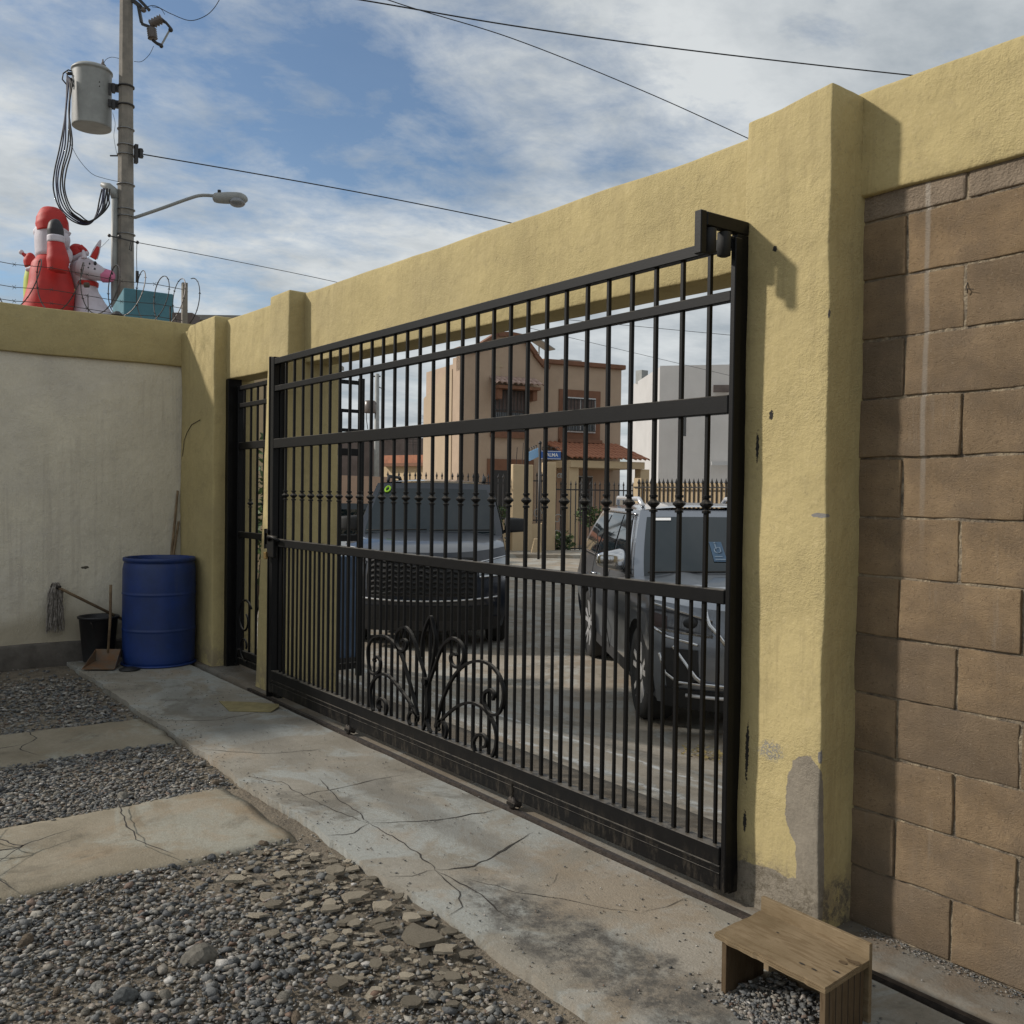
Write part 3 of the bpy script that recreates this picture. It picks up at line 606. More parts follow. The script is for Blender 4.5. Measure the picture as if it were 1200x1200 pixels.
v_, f_ = rbox((-.196, 0, -.043), (.196, .15, .043), .13, .008, .003, 91, None, 9); cutm = bpy.data.meshes.new('cut_block'); cutm.from_pydata([tuple(p) for p in v_], [], f_); cutm.materials.append(M['block_grey'])
while x < 3.5:
    o = bpy.data.objects.new('cut_block', cutm); col.objects.link(o); o.parent = wall; o.location = (x, 0, 2.447); x += .4
mb = MB()
mb.grid(lambda u, v: Vector((-.2+3.7*u, .0080+.0035*noise.noise(Vector((u*190, v*130, 0))), -.03+2.54*v)), 260, 170)
mb.build('mortar', M['mortar'], wall, True)
mb = MB(); mb.box((-.25, .155, -.05), (3.58, .20, 2.49)); mb.build('render_coat', M['cream'], wall)
# little chips of mortar hanging in the joints: two nails on the block face
mb = MB(); mb.tube([(.207, .006, 2.142), (.206, -.004, 2.125), (.212, -.008, 2.118), (.210, -.003, 2.105)], .0018, 5); mb.tube([(.212, -.008, 2.118), (.235, -.012, 2.112)], .0013, 5); mb.build('wire_stub', M['rust_steel'], wall)
# crack in the corner pillar
mb = MB(); pts = [(-6.86, -.192, 1.76), (-6.80, -.197, 1.90), (-6.72, -.197, 1.97), (-6.60, -.197, 2.03), (-6.45, -.197, 2.05), (-6.38, -.197, 2.06)]
mb.tube(spl([(p[0], p[1]+.004, p[2]) for p in pts], 6) if False else [Vector(p)+Vector((0, .004, 0)) for p in pts], .0028, 5); mb.build('crack', M['crack'], wall)

# white side wall
sw = thing('side_wall', (-6.93, 0, 0), 'off white stucco side wall with a yellow top band', 'wall')
def swb(n, lo, hi, m, **k):
    v_, f_ = rbox(lo, hi, **k); mb = MB((-6.93, 0, 0)); mb.add(v_, f_); o = mb.build(n, m, sw, True); o.location = (0, 0, 0); return o
M['white_wall'].node_tree  # masks are in world units: shift them into the wall's own space
for n_ in M['white_wall'].node_tree.nodes:
    if n_.type == 'MAPPING' and n_.vector_type == 'TEXTURE': n_.inputs['Location'].default_value[0] += 6.93
swb('panel', (-7.09, -9, -.05), (-6.93, .0, 2.575), M['white_wall'], step=.14, r=.008, amp=.006, seed=3)
swb('top_band', (-7.12, -9, 2.565), (-6.895, .05, 2.952), M['yellow'], step=.12, r=.012, amp=.007, seed=8)
swb('plinth', (-7.05, -9, -.05), (-6.905, -.28, .17), M['plinth'], step=.10, r=.02, amp=.012, seed=2)

# ------------------------------------------------------------------ the sliding gate
GY = -.25
gate = thing('sliding_gate', (-2.55, GY, 0), 'black wrought iron sliding driveway gate with scrollwork at its centre', 'gate')
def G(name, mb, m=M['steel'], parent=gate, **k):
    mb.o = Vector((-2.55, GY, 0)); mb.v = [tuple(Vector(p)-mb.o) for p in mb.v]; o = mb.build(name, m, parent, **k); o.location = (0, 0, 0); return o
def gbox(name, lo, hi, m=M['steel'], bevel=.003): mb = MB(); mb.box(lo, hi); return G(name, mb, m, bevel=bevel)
XL_, XR_ = -4.66, -.467
gbox('frame_post', (XL_, GY-.022, .045), (XL_+.055, GY+.022, 2.40))
gbox('frame_post', (XR_-.045, GY-.018, .045), (XR_-.022, GY+.018, 2.38))
for z0, z1, tk in ((2.345, 2.388, .019), (2.158, 2.196, .016), (1.760, 1.826, .021), (1.078, 1.130, .023)): gbox('rail', (XL_+.055, GY-tk, z0), (XR_-.045, GY+tk, z1))
gbox('bottom_rail', (XL_+.055, GY-.025, .142), (XR_-.045, GY+.025, .205))
gbox('kick_plate', (XL_+.055, GY-.020, .050), (XR_-.045, GY+.016, .140))
gbox('kick_plate_lip', (XL_+.055, GY-.024, .128), (XR_-.045, GY-.0205, .138), bevel=.001)
gbox('ledge', (XL_+.055, GY-.0235, .108), (XR_-.045, GY-.0205, .113), bevel=.001)
prof = [(.010, -.034), (.0165, -.033), (.0165, -.024), (.0105, -.0225), (.0105, -.016), (.0245, -.003), (.0245, .003), (.0105, .016), (.0105, .0225), (.0165, .024), (.0165, .033), (.010, .034)]
mbar = MB(); mbar.box((-.0075, -.0075, 0), (.0075, .0075, 1)); barm = None
def vbar(name, x, z0, z1, w_=.0075):
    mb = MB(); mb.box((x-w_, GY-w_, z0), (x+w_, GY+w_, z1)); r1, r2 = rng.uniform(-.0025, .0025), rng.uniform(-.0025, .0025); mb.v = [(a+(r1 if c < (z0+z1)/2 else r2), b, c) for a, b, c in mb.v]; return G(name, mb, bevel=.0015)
cm = MB(); cm.lathe(prof, n=10); co = cm.build('collar', M['steel'], None, False)
first = True
for k in range(29):
    x = -.622-.1362*k
    b = vbar('bar', x, 1.130, 2.345, .0080)
    if first: c = co; first = False
    else: c = co.copy(); col.objects.link(c)
    c.parent = b; c.location = (x+2.55, 0, 1.434)
    vbar('lower_bar', x, .205, 1.078, .0078)
for k in range(30):
    x = -.554-.1362*k
    if x > XL_+.08: vbar('lower_bar', x, .205, 1.078, .0062)
# scrolls: polylines in the gate plane from the photograph's back-projection, at their real size
def spl(p, n=6):
    P = [Vector(q) for q in p]; out = []
    for i in range(len(P)-1):
        a = P[max(i-1, 0)]; b = P[i]; c = P[i+1]; d = P[min(i+2, len(P)-1)]
        for k in range(n):
            t_ = k/n; out.append(.5*((2*b)+(c-a)*t_+(2*a-5*b+4*c-d)*t_*t_+(3*b-a-3*c+d)*t_**3))
    return out+[P[-1]]
def scroll(name, pts, w_=.0085):
    P = spl([(x, GY-.020, z) for x, z in pts]); mb = MB()
    vs_ = []
    for i, p in enumerate(P):
        d = (P[min(i+1, len(P)-1)]-P[max(i-1, 0)]).normalized(); nrm = Vector((-d.z, 0, d.x)); yy = Vector((0, 1, 0))
        for a, b in ((-1, -1), (1, -1), (1, 1), (-1, 1)): vs_.append(p+nrm*a*w_*.75+yy*b*w_)
    n = len(P); fs = [(i*4+k, i*4+(k+1) % 4, i*4+4+(k+1) % 4, i*4+4+k) for i in range(n-1) for k in range(4)]+[(0, 1, 2, 3), ((n-1)*4+3, (n-1)*4+2, (n-1)*4+1, (n-1)*4)]
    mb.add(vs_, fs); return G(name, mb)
# u,v of the photo -> gate plane
def gp(u, v, y=GY-.02):
    d = cf+cr*((u-600)/FPX)+cu*((600-v)/FPX); q = CAM+d*((y-CAM.y)/d.y); return (q.x, q.z)
def sc(name, uv): return scroll(name, [gp(420+a/6, 700+b/6) for a, b in uv])
sc('scroll', [(420, 830), (408, 870), (418, 850), (408, 780), (385, 690), (350, 560), (300, 400), (240, 310), (170, 270), (105, 285), (70, 350), (70, 440), (85, 520), (115, 540), (150, 510), (155, 450), (130, 415), (110, 440), (120, 450)])
sc('scroll', [(418, 840), (395, 800), (350, 720), (290, 640), (220, 560), (165, 540), (115, 575), (88, 640), (90, 740), (105, 795)])
sc('scroll', [(190, 825), (200, 780), (185, 730), (155, 710), (135, 740), (142, 775), (160, 770)])
sc('scroll', [(365, 895), (352, 850), (370, 805), (400, 815), (412, 850), (405, 872)])
sc('scroll', [(510, 950), (480, 860), (480, 700), (465, 540), (420, 390), (380, 270), (330, 210), (280, 235), (262, 300), (285, 365), (325, 370), (340, 320), (320, 295), (305, 310)])
sc('scroll', [(455, 930), (490, 800), (490, 640), (540, 480), (590, 350), (650, 288), (710, 310), (740, 370), (735, 450), (700, 492), (660, 470), (650, 415), (680, 395), (690, 410)])
sc('scroll', [(445, 420), (450, 300), (475, 200), (508, 135), (530, 210), (542, 300), (525, 440), (495, 590), (488, 600)])
sc('scroll', [(545, 915), (550, 880), (600, 700), (670, 560), (750, 475), (840, 448), (920, 470), (985, 540), (1020, 640), (1015, 750), (980, 820), (925, 815), (885, 740), (890, 670), (930, 650), (955, 680), (945, 720)])
sc('scroll', [(560, 925), (570, 880), (640, 810), (720, 755), (800, 742), (880, 780), (940, 860), (970, 960), (965, 1060), (940, 1120)])
sc('scroll', [(820, 1085), (810, 1020), (835, 970), (875, 965), (900, 1000), (895, 1045), (870, 1055)])
sc('scroll', [(610, 990), (620, 930), (600, 880), (570, 870), (555, 900), (570, 935)])
mb = MB(); mb.lathe([(.02, -.012), (.02, .012)], (0, 0, 0), 10, 'Y'); q = gp(500, 798); mb.v = [(a+q[0], b+GY-.03, c+q[1]) for a, b, c in mb.v]; G('clasp', mb)
# lock, bolt and padlock on the leading edge
mb = MB(); mb.box((-4.70, -.285, 1.165), (-4.655, -.275, 1.19)); mb.box((-4.70, -.285, 1.06), (-4.655, -.275, 1.085)); mb.box((-4.712, -.29, 1.055), (-4.7005, -.27, 1.195)); G('latch_plate', mb)
mb = MB(); mb.box((-4.64, -.30, 1.00), (-4.52, -.268, 1.15)); G('lock_case', mb, bevel=.006)
mb = MB(); mb.tube([(-4.60, -.30, 1.12), (-4.56, -.32, 1.145), (-4.47, -.325, 1.145), (-4.42, -.30, 1.12)], .012, 8); G('handle', mb, smooth=True)
mb = MB(); mb.box((-4.66, -.315, .985), (-4.625, -.295, 1.035)); pd = G('padlock', mb, M['brass'], bevel=.004)
for a in (-3.42, -1.76):
    mb = MB(); mb.lathe([(.010, -.022), (.030, -.02), (.022, 0), (.030, .02), (.010, .022)], (0, 0, 0), 16, 'Y'); mb.v = [(p[0]+a, p[1]+GY-.006, p[2]+.034) for p in mb.v]; G('roller', mb, M['rust_steel'], smooth=True)
    mb = MB(); mb.box((a-.004, GY-.027, .045), (a+.004, GY-.0245, .125)); mb.box((a-.03, GY-.032, .022), (a+.03, GY-.026, .036)); G('roller_fork', mb)

# guide posts the gate slides against (fixed to the pillars)
gpst = thing('gate_guide_post', (-.455, -.25, 0), 'black steel guide post with a hooked roller bracket bolted to the right pillar', 'gate post')
def GG(root, name, lo, hi, m=M['steel'], bevel=.003):
    mb = MB(root.location); mb.box(lo, hi); o = mb.build(name, m, root, bevel=bevel); o.location = (0, 0, 0); return o
GG(gpst, 'post', (-.5125, -.230, .03), (-.502, -.180, 2.398))
GG(gpst, 'top_arm', (-.532, -.405, 2.399), (-.499, -.186, 2.447))
GG(gpst, 'drop_tube', (-.533, -.435, 2.300), (-.500, -.4055, 2.449))
GG(gpst, 'stub', (-.531, -.245, 2.325), (-.533+.030, -.2, 2.3985))
for y_ in (-.375, -.30):
    mb = MB(gpst.location); mb.lathe([(.012, -.045), (.024, -.04), (.024, .04), (.012, .045)], (-.516, y_, 2.353), 14); o = mb.build('guide_roller', M['rubber'], gpst, True); o.location = (0, 0, 0)
cpst = thing('gate_catch_post', (-4.60, -.20, 0), 'tall black steel channel on the left pillar that receives the gate', 'gate post')
GG(cpst, 'post', (-4.689, -.2245, .0), (-4.60, -.192, 2.36))
GG(cpst, 'flange', (-4.706, -.268, .0), (-4.6895, -.195, 2.41))

# ------------------------------------------------------------------ pedestrian gate in the narrow opening
pg = thing('pedestrian_gate', (-6.0, .08, 0), 'narrow black iron pedestrian gate in the opening beside the drum', 'gate')
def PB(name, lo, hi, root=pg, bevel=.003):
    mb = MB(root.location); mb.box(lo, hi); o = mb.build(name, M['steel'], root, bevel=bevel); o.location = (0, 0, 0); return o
PB('jamb', (-6.075, -.085, -.04), (-6.005, .03, 2.385))
PB('leaf_stile', (-5.990, -.02, .02), (-5.950, .03, 2.325)); PB('leaf_stile', (-5.15, -.02, .02), (-5.10, .03, 2.325))
for z, h in ((2.29, .035), (2.145, .035), (1.80, .06), (1.075, .05), (.10, .05), (.03, .05)): PB('rail', (-5.95, -.015, z), (-5.15, .022, z+h))
PB('kick_plate', (-5.95, -.004, .08), (-5.15, .010, .10))
for k in range(6):
    x = -5.87+.14*k; PB('bar', (x-.008, -.004, 1.125), (x+.008, .012, 2.29), bevel=.001); PB('bar', (x-.008, -.004, .15), (x+.008, .012, 1.075), bevel=.001)
for k in range(3):
    x = -5.73+.28*k; mb = MB(pg.location); mb.lathe(prof, (x, .004, 1.36), n=10); o = mb.build('collar', M['steel'], pg, False); o.location = (0, 0, 0)
def spiral(c, r, a0, a1, n=26, flip=1): return [(c[0]+flip*r*(1-.72*i/n)*math.cos(a0+(a1-a0)*i/n), c[1]+r*(1-.72*i/n)*math.sin(a0+(a1-a0)*i/n)) for i in range(n+1)]
for c, r, a0, a1, f in (((-5.76, .42), .17, .6, 7.2, 1), ((-5.76, .19), .12, -1.2, -6.5, 1), ((-5.36, .42), .17, .6, 7.2, -1), ((-5.36, .19), .12, -1.2, -6.5, -1)):
    mb = MB(pg.location); mb.tube([(x, -.022, z) for x, z in spiral(c, r, a0, a1, flip=f)], .009, 6); o = mb.build('scroll', M['steel'], pg, True); o.location = (0, 0, 0)
# wing wall outside the pedestrian opening
rb('wing_wall', (-6.30, .035, -.25), (-6.07, .205, 2.33), M['yellow'], wall, .09, .01, .004, 31)
# open side panel standing outside behind the left pillar
op = thing('open_gate_leaf', (-5.0, .6, 0), 'black iron lattice leaf swung open behind the left gate pillar', 'gate')
XO = -4.98
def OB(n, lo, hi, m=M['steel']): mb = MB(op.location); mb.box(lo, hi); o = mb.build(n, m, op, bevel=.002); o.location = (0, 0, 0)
OB('stile', (XO-.02, .34, .02), (XO+.02, .385, 2.35)); OB('stile', (XO-.02, .585, .02), (XO+.02, .625, 2.35))
for z, h in ((2.30, .03), (2.08, .025), (1.93, .025), (1.745, .055), (1.08, .05), (.08, .05)): OB('rail', (XO-.014, .385, z), (XO+.014, .585, z+h))
for y in (.435, .50): OB('bar', (XO-.007, y-.006, .13), (XO+.007, y+.006, 2.08))
# narrow blue cabinet outside
bc = thing('blue_locker', tuple(at(395, 770, 8.9)), 'narrow dull blue metal locker standing outside behind the left end of the gate', 'locker')
p = at(395, 770, 8.9); bx0 = Vector((p.x, p.y, gz(p.x, p.y)))
for k, (dx, w_) in enumerate(((-.13, .085), (.0, .10))):
    mb = MB(p); mb.box((bx0.x+dx-.05, bx0.y-.04, bx0.z), (bx0.x+dx+w_-.05, bx0.y+.2, bx0.z+.96+.03*k)); o = mb.build('door_panel', M['blue_cabinet'], bc, bevel=.006); o.location = (0, 0, 0)
mb = MB(p); mb.box((bx0.x-.2, bx0.y-.05, bx0.z-.01), (bx0.x+.07, bx0.y+.22, bx0.z+.05)); o = mb.build('base', M['black_plastic'], bc); o.location = (0, 0, 0)
mb = MB(p)
for dx in (-.14, -.08, .0): mb.ball((bx0.x+dx, bx0.y-.06, bx0.z+1.0+.05*(dx > -.1)), .016, 8, 6)
o = mb.build('knob', M['chrome'], bc, True); o.location = (0, 0, 0)

# ------------------------------------------------------------------ things by the left wall
def P0(root, mb, name, m, smooth=False, bevel=0):
    mb.v = [tuple(Vector(p)-root.location) for p in mb.v]; o = mb.build(name, m, root, smooth, bevel); o.location = (0, 0, 0); return o
dr = thing('plastic_drum', (-6.49, -.49, 0), 'open blue plastic drum standing in the corner by the pedestrian gate', 'drum')
mb = MB(); prof_o = [(.262, 0), (.283, .012), (.288, .04), (.289, .10), (.292, .278), (.292, .286), (.2955, .292), (.2955, .300), (.292, .306), (.292, .316), (.2925, .578), (.2925, .586), (.296, .592), (.296, .600), (.2925, .606), (.2925, .616), (.291, .80), (.282, .845), (.277, .858), (.289, .862), (.291, .885), (.286, .894), (.276, .894), (.270, .885), (.268, .84), (.27, .3), (.25, .05), (.02, .04)]
mb.lathe(prof_o, (-6.49, -.49, .0), 48); P0(dr, mb, 'body', M['blue_drum'], True)
mb = MB(); mb.lathe([(.29, 0), (.302, .003), (.302, .012), (.288, .016)], (-6.49, -.49, 0), 48); P0(dr, mb, 'foot_ring', M['blue_drum'], True)
mb = MB(); mb.ball((-6.61, -.755, .62), .008); P0(dr, mb, 'plug', M['white_frame'], True)
ld = thing('drum_lid', (-6.26, -.79, .004), 'small black round lid lying in front of the blue drum', 'lid')
mb = MB(); mb.lathe([(.075, .002), (.082, .004), (.082, .012), (.06, .014), (.055, .022), (.01, .024)], (-6.26, -.79, 0), 26); P0(ld, mb, 'disc', M['black_plastic'], True)
bk = thing('plastic_bucket', (-6.72, -.92, 0), 'black plastic bucket between the mop and the blue drum', 'bucket')
mb = MB(); mb.lathe([(.115, 0), (.12, .01), (.152, .36), (.163, .362), (.165, .378), (.158, .38), (.146, .372), (.113, .02), (.01, .015)], (-6.72, -.92, .02), 28); P0(bk, mb, 'body', M['black_plastic'], True)
mb = MB(); mb.tube([(-6.72+.165*math.cos(a), -.92+.165*math.sin(a)*.3-.1, .37-.10*math.sin(a)) for a in [math.pi*k/12 for k in range(13)]], .003, 5); P0(bk, mb, 'handle', M['rust_steel'], True)
mo = thing('string_mop', (-6.84, -1.2, .6), 'grey string mop propped upside down against the white wall', 'mop')
mb = MB(); rm = random.Random(3)
for k in range(90):
    a = rm.uniform(0, 6.28); rad = rm.uniform(.0, .05); l_ = rm.uniform(.28, .40); y0 = -1.225+rad*math.cos(a); x0 = -6.86+rad*math.sin(a)*.9
    pts = [(x0*.5-6.86*.5, y0*.5-1.225*.5, .665+rm.uniform(-.01, .015))]
    for i in range(1, 7):
        f = i/6; pts.append((max(-6.905, x0+rm.uniform(-.008, .008)), y0+(y0+1.225)*f*.4+rm.uniform(-.010, .010), .655-l_*f))
    mb.tube(pts, .0045, 4)
P0(mo, mb, 'strings', M['mop'])
mb = MB(); mb.tube([(-6.85, -1.225, .645), (-6.82, -1.17, .615), (-6.77, -.70, .34)], .012, 8); P0(mo, mb, 'handle', M['wood'], True)
mb = MB(); mb.tube([(-6.862, -1.26, .655), (-6.838, -1.19, .635)], .018, 8); P0(mo, mb, 'clamp', M['rust_steel'], True)
dp = thing('dustpan', (-6.37, -.98, 0), 'rusty tin dustpan with a long upright wooden handle by the bucket', 'dustpan')
A = Vector((-6.415, -1.115, .012)); B = Vector((-6.285, -.905, .012)); back = Vector((-.21, .13, 0)); up_ = Vector((0, 0, .13))
mb = MB(); mb.add([A, B, B+back*.9-(B-A)*.08+up_*.25, A+back*.9+(B-A)*.14+up_*.25], [(0, 1, 2, 3)]); a2, b2 = A+back*.9+(B-A)*.14+up_*.25, B+back*.9-(B-A)*.08+up_*.25
mb.add([a2, b2, b2+up_*.75, a2+up_*.75], [(0, 1, 2, 3)]); mb.add([A, a2, a2+up_*.75], [(0, 1, 2)]); mb.add([B, b2+up_*.75, b2], [(0, 1, 2)])
o = P0(dp, mb, 'pan', M['dustpan']); sm_ = o.modifiers.new('thick', 'SOLIDIFY'); sm_.thickness = .004
mb = MB(); h0 = (a2+b2)/2+up_*.5; mb.tube([h0, h0+Vector((-.02, .02, .28)), h0+Vector((-.01, .02, .56))], .0115, 8); P0(dp, mb, 'handle', M['wood'], True)
for (a, b, lb) in (((-6.88, -.36, .02), (-6.90, -.215, 1.455), 'long wooden stick leaning in the corner behind the drum'), ((-6.80, -.42, .02), (-6.90, -.205, 1.18), 'shorter split wooden stick leaning behind the drum')):
    mb = MB(a); mb.tube([a, (Vector(a)+Vector(b))/2+Vector((.0, .006, 0)), b], [.014, .013, .010], 7); o = mb.build('wooden_stick', M['wood'], None, True); tag(o, lb, 'stick')
cb = thing('flat_board', (-4.42, -.48, .006), 'thin dirty yellowish cardboard sheet lying flat at the foot of the gate', 'cardboard')
mb = MB(); mb.add([(-4.72, -.60, .008), (-4.40, -.645, .006), (-4.22, -.43, .008), (-4.30, -.34, .018), (-4.40, -.30, .010), (-4.52, -.42, .015)], [(0, 1, 2, 3, 4, 5)]); o = P0(cb, mb, 'sheet', M['cardboard']); s_ = o.modifiers.new('t', 'SOLIDIFY'); s_.thickness = .005

# ------------------------------------------------------------------ plywood step
ps = thing('plywood_step', (.08, -.64, 0), 'low open-fronted plywood step box in front of the right pillar', 'step')
a0, a1, a2_, a3 = Vector((-.108, -.748, 0)), Vector((.276, -.758, 0)), Vector((.252, -.528, 0)), Vector((-.128, -.520, 0))
H = .178
def quadprism(P, z0, z1): return [Vector((p.x, p.y, z0)) for p in P]+[Vector((p.x, p.y, z1)) for p in P], [(3, 2, 1, 0), (4, 5, 6, 7), (0, 1, 5, 4), (1, 2, 6, 5), (2, 3, 7, 6), (3, 0, 4, 7)]
def ragged(P, z0, z1, n=22, amp=.004):   # panel whose front edge is splintered
    top = []; 
    ring = []
    for i in range(4):
        a, b = P[i], P[(i+1) % 4]
        for k in range(n): q = a+(b-a)*k/n; ring.append(q+noise.noise_vector(q*60)*amp*(1 if i in (0, 3) else .4)+noise.noise_vector(q*12)*amp)
    m_ = len(ring); return [Vector((p.x, p.y, z0)) for p in ring]+[Vector((p.x, p.y, z1)) for p in ring], [tuple(range(m_))[::-1], tuple(range(m_, 2*m_))]+[(k, (k+1) % m_, m_+(k+1) % m_, m_+k) for k in range(m_)]
for i_, (z0, z1, sh) in enumerate(((H-.018, H-.0125, .0), (H-.0118, H-.0063, -.002), (H-.0056, H, .001))):
    mb = MB(); mb.add(*ragged([a0+Vector((sh, sh, 0)), a1+Vector((-sh, sh, 0)), a2_, a3], z0, z1)); P0(ps, mb, 'top_ply', M['ply'])
inn = lambda a, b, s: a+(b-a).normalized()*s
e1 = (a1-a0).normalized(); e2 = (a3-a0).normalized(); e2r = (a2_-a1).normalized()
l0 = a0+e1*.014+e2*.014; mb = MB(); mb.add(*quadprism([l0, l0+e1*.018, l0+e1*.018+e2*.195, l0+e2*.195], 0, H-.0185)); P0(ps, mb, 'side_panel', M['ply_side'], bevel=.001)
r0 = a1-e1*.022+e2r*.010; mb = MB(); mb.add(*quadprism([r0, r0+e1*.018, r0+e1*.018+e2r*.205, r0+e2r*.205], 0, H-.0185)); P0(ps, mb, 'side_panel', M['ply_side'], bevel=.001)
eb = (a2_-a3).normalized(); nb = Vector((-eb.y, eb.x, 0)); b0 = a3+nb*.001; b1 = a2_+nb*.001+eb*.004
mb = MB(); mb.add(*quadprism([b0, b1, b1+nb*.014, b0+nb*.014], 0, H+.045)); P0(ps, mb, 'back_panel', M['ply'], bevel=.0015)
for (c_, r_) in (((.22, -.60), .014), ((.24, -.575), .02), ((.16, -.70), .007), ((.20, -.70), .006), ((.0, -.60), .005), ((.24, -.66), .009)):
    mb = MB(); n = 9; rg_ = [(c_[0]+r_*1.6*math.cos(6.28*k/n)*rng.uniform(.5, 1.1), c_[1]+r_*.7*math.sin(6.28*k/n)*rng.uniform(.5, 1.1), H+.0016) for k in range(n)]; mb.add(rg_, [tuple(range(n))]); P0(ps, mb, 'delaminated_spot', M['crack'] if r_ < .012 else M['ply_side'])
mb = MB()
for k in range(6):
    y = k*.03; q = r0+e1*.0188+e2r*(.02+y*1.1); mb.box((q.x-.0004, q.y-.0006, .005), (q.x+.0006, q.y+.0006, H-.02))
P0(ps, mb, 'grain_split', M['crack'])

# ------------------------------------------------------------------ razor wire on the side wall
rz = thing('razor_wire', (-7.0, -.5, 2.95), 'coiled razor wire with barbed strands along the top of the side wall', 'razor wire')
mb = MB(); pts = []
def coil_y(t_):   # loops stretch out to the left and bunch near the corner
    return -.10-.075*t_-.022*t_*t_
T = 9.6; n = 460
for i in range(n+1):
    t_ = T*i/n; a = t_*2*math.pi; y = coil_y(t_)+.02*math.sin(t_*3.1); r = .215+.02*math.sin(t_*5)
    pts.append(Vector((-7.0+r*.75*math.sin(a)+.02*math.sin(t_*1.7), y+.05*math.sin(a+.5), 3.165+r*math.cos(a))))
mb.tube(pts, .0045, 4, cap=False); P0(rz, mb, 'coil', M['wire'])
mb = MB()
for i in range(0, len(pts)-1, 5):
    d = (pts[i+1]-pts[i]).normalized(); nn = Vector((0, 0, 1)).cross(d).normalized() if abs(d.z) < .95 else Vector((0, 1, 0)); c = pts[i]; s = .020
    mb.add([c-d*.012, c+nn*s*.7+d*.010, c+d*.004, c-nn*s*.7+d*.010], [(0, 1, 2), (0, 2, 3)])
tag(P0(rz, mb, 'barb', M['wire']), kind='stuff')
for z, zz0 in ((3.315, 3.27), (3.12, 3.10), (3.005, 2.99)):
    mb = MB(); pl = [Vector((-7.0, -.12-.28*k, zz0+(z-zz0)*k/8+.012*math.sin(k*2.1))) for k in range(16)]
    mb.tube(pl, .0028, 4); 
    for p in pl[::1]:
        mb.bar(p+Vector((0, -.012, -.018)), p+Vector((0, .012, .018)), .003, .003); mb.bar(p+Vector((.01, .012, -.014)), p+Vector((-.01, -.012, .014)), .003, .003)
    P0(rz, mb, 'strand', M['wire'])
mb = MB(); mb.box((-7.03, -.155, 2.93), (-6.99, -.110, 3.335)); P0(rz, mb, 'stake', M['conc_pole'])
mb = MB(); mb.tube([(-7.0, -.26, 2.94), (-7.0, -.262, 3.10)], .008, 6); P0(rz, mb, 'rebar', M['rust_steel']); mb = MB(); mb.tube([(-7.0, -.95, 2.94), (-7.0, -.955, 3.12)], .004, 6); P0(rz, mb, 'rebar', M['rust_steel'])
mb = MB(); mb.lathe([(.02, 0), (.05, .01), (.055, .03), (.03, .05), (.02, .06)], (-6.98, -.72, 2.94), 10); P0(rz, mb, 'clump', M['wire'])

# ------------------------------------------------------------------ beyond the side wall: roofs, inflatables, pole
def facing(p):   # a local frame looking at the yard: right, away, up
    return cr0.copy(), Vector((cf.x, cf.y, 0)).normalized()
RR, AA = facing(None)
def obox(mb, c, w_, d_, h_):   # box with bottom-front-centre c, in the RR / AA frame
    c = Vector(c); P = [c+RR*sx_*w_/2+AA*sy*d_+Vector((0, 0, sz*h_)) for sz in (0, 1) for sx_, sy in ((-1, 0), (1, 0), (1, 1), (-1, 1))]
    mb.add(P, [(0, 3, 2, 1), (4, 5, 6, 7), (0, 1, 5, 4), (1, 2, 6, 5), (2, 3, 7, 6), (3, 0, 4, 7)])
nh = thing('neighbour_house', tuple(Vector((at(90, 573, 14).x, at(90, 573, 14).y, -.28))), 'flat roofed neighbour house hidden behind the side wall under the inflatables', 'house')
mb = MB(); c = at(60, 573, 15.2); c.z = -.28; obox(mb, c, 7.0, 6, 4.42); P0(nh, mb, 'wall', M['cream'])
mb = MB(); c2_ = c+Vector((0, 0, 4.42))-AA*.05; obox(mb, c2_, 7.1, 6.1, .08); P0(nh, mb, 'roof', M['roof_slab'])
tb = thing('water_tank_box', tuple(at(168, 380, 13.4)), 'teal painted block tank enclosure in front of the power pole', 'tank')
c = at(178, 385, 13.6); mb = MB()
Q = [at(145, 337, 13.2), at(203, 352, 13.6), at(203, 352, 13.6)+(at(132, 350, 14.6)-at(145, 337, 13.2)), at(132, 350, 14.6)]
Q = [Vector((q.x, q.y, Q[0].z)) for q in Q]; mb.add([Vector((q.x, q.y, 3.2)) for q in Q]+Q, [(3, 2, 1, 0), (4, 5, 6, 7), (0, 1, 5, 4), (1, 2, 6, 5), (2, 3, 7, 6), (3, 0, 4, 7)])
P0(tb, mb, 'wall', M['teal'], bevel=.01)
cbk = thing('roof_parapet', tuple(at(212, 380, 12.5)), 'small grey cement parapet right of the teal tank box', 'parapet')
mb = MB(); c = at(212, 573, 12.5); c.z = 3.0; obox(mb, c, .26, .3, at(212, 367, 12.5).z-3.0); P0(cbk, mb, 'wall', M['far_block'])

DI = 16.0; px = DI/FPX
def ip(u, v, dd=0): return at(u, v, DI+dd)
Z0 = at(100, 372, DI).z-.15
san = thing('inflatable_red_figure', (ip(60, 366).x, ip(60, 366).y, Z0), 'big red suited inflatable holiday figure waving a black mitten, seen from behind', 'inflatable')
def blobs(root, name, m, lst, rem=True):
    mb = MB()
    for (u, v, ru, rv, dd) in lst: mb.ball(ip(u, v, dd), (ru*px, ru*px, rv*px), 20, 14)
    return P0(root, mb, name, m, True)
def tubes(root, name, m, path, n=16, dd=0):
    mb = MB(); pts = spl([tuple(ip(u, v, dd)) for u, v, r in path], 5); rs = []
    for i in range(len(path)-1):
        for k in range(5): f = k/5; rs.append((path[i][2]*(1-f)+path[i+1][2]*f)*px)
    rs.append(path[-1][2]*px); mb.tube(pts, rs, n); return P0(root, mb, name, m, True)
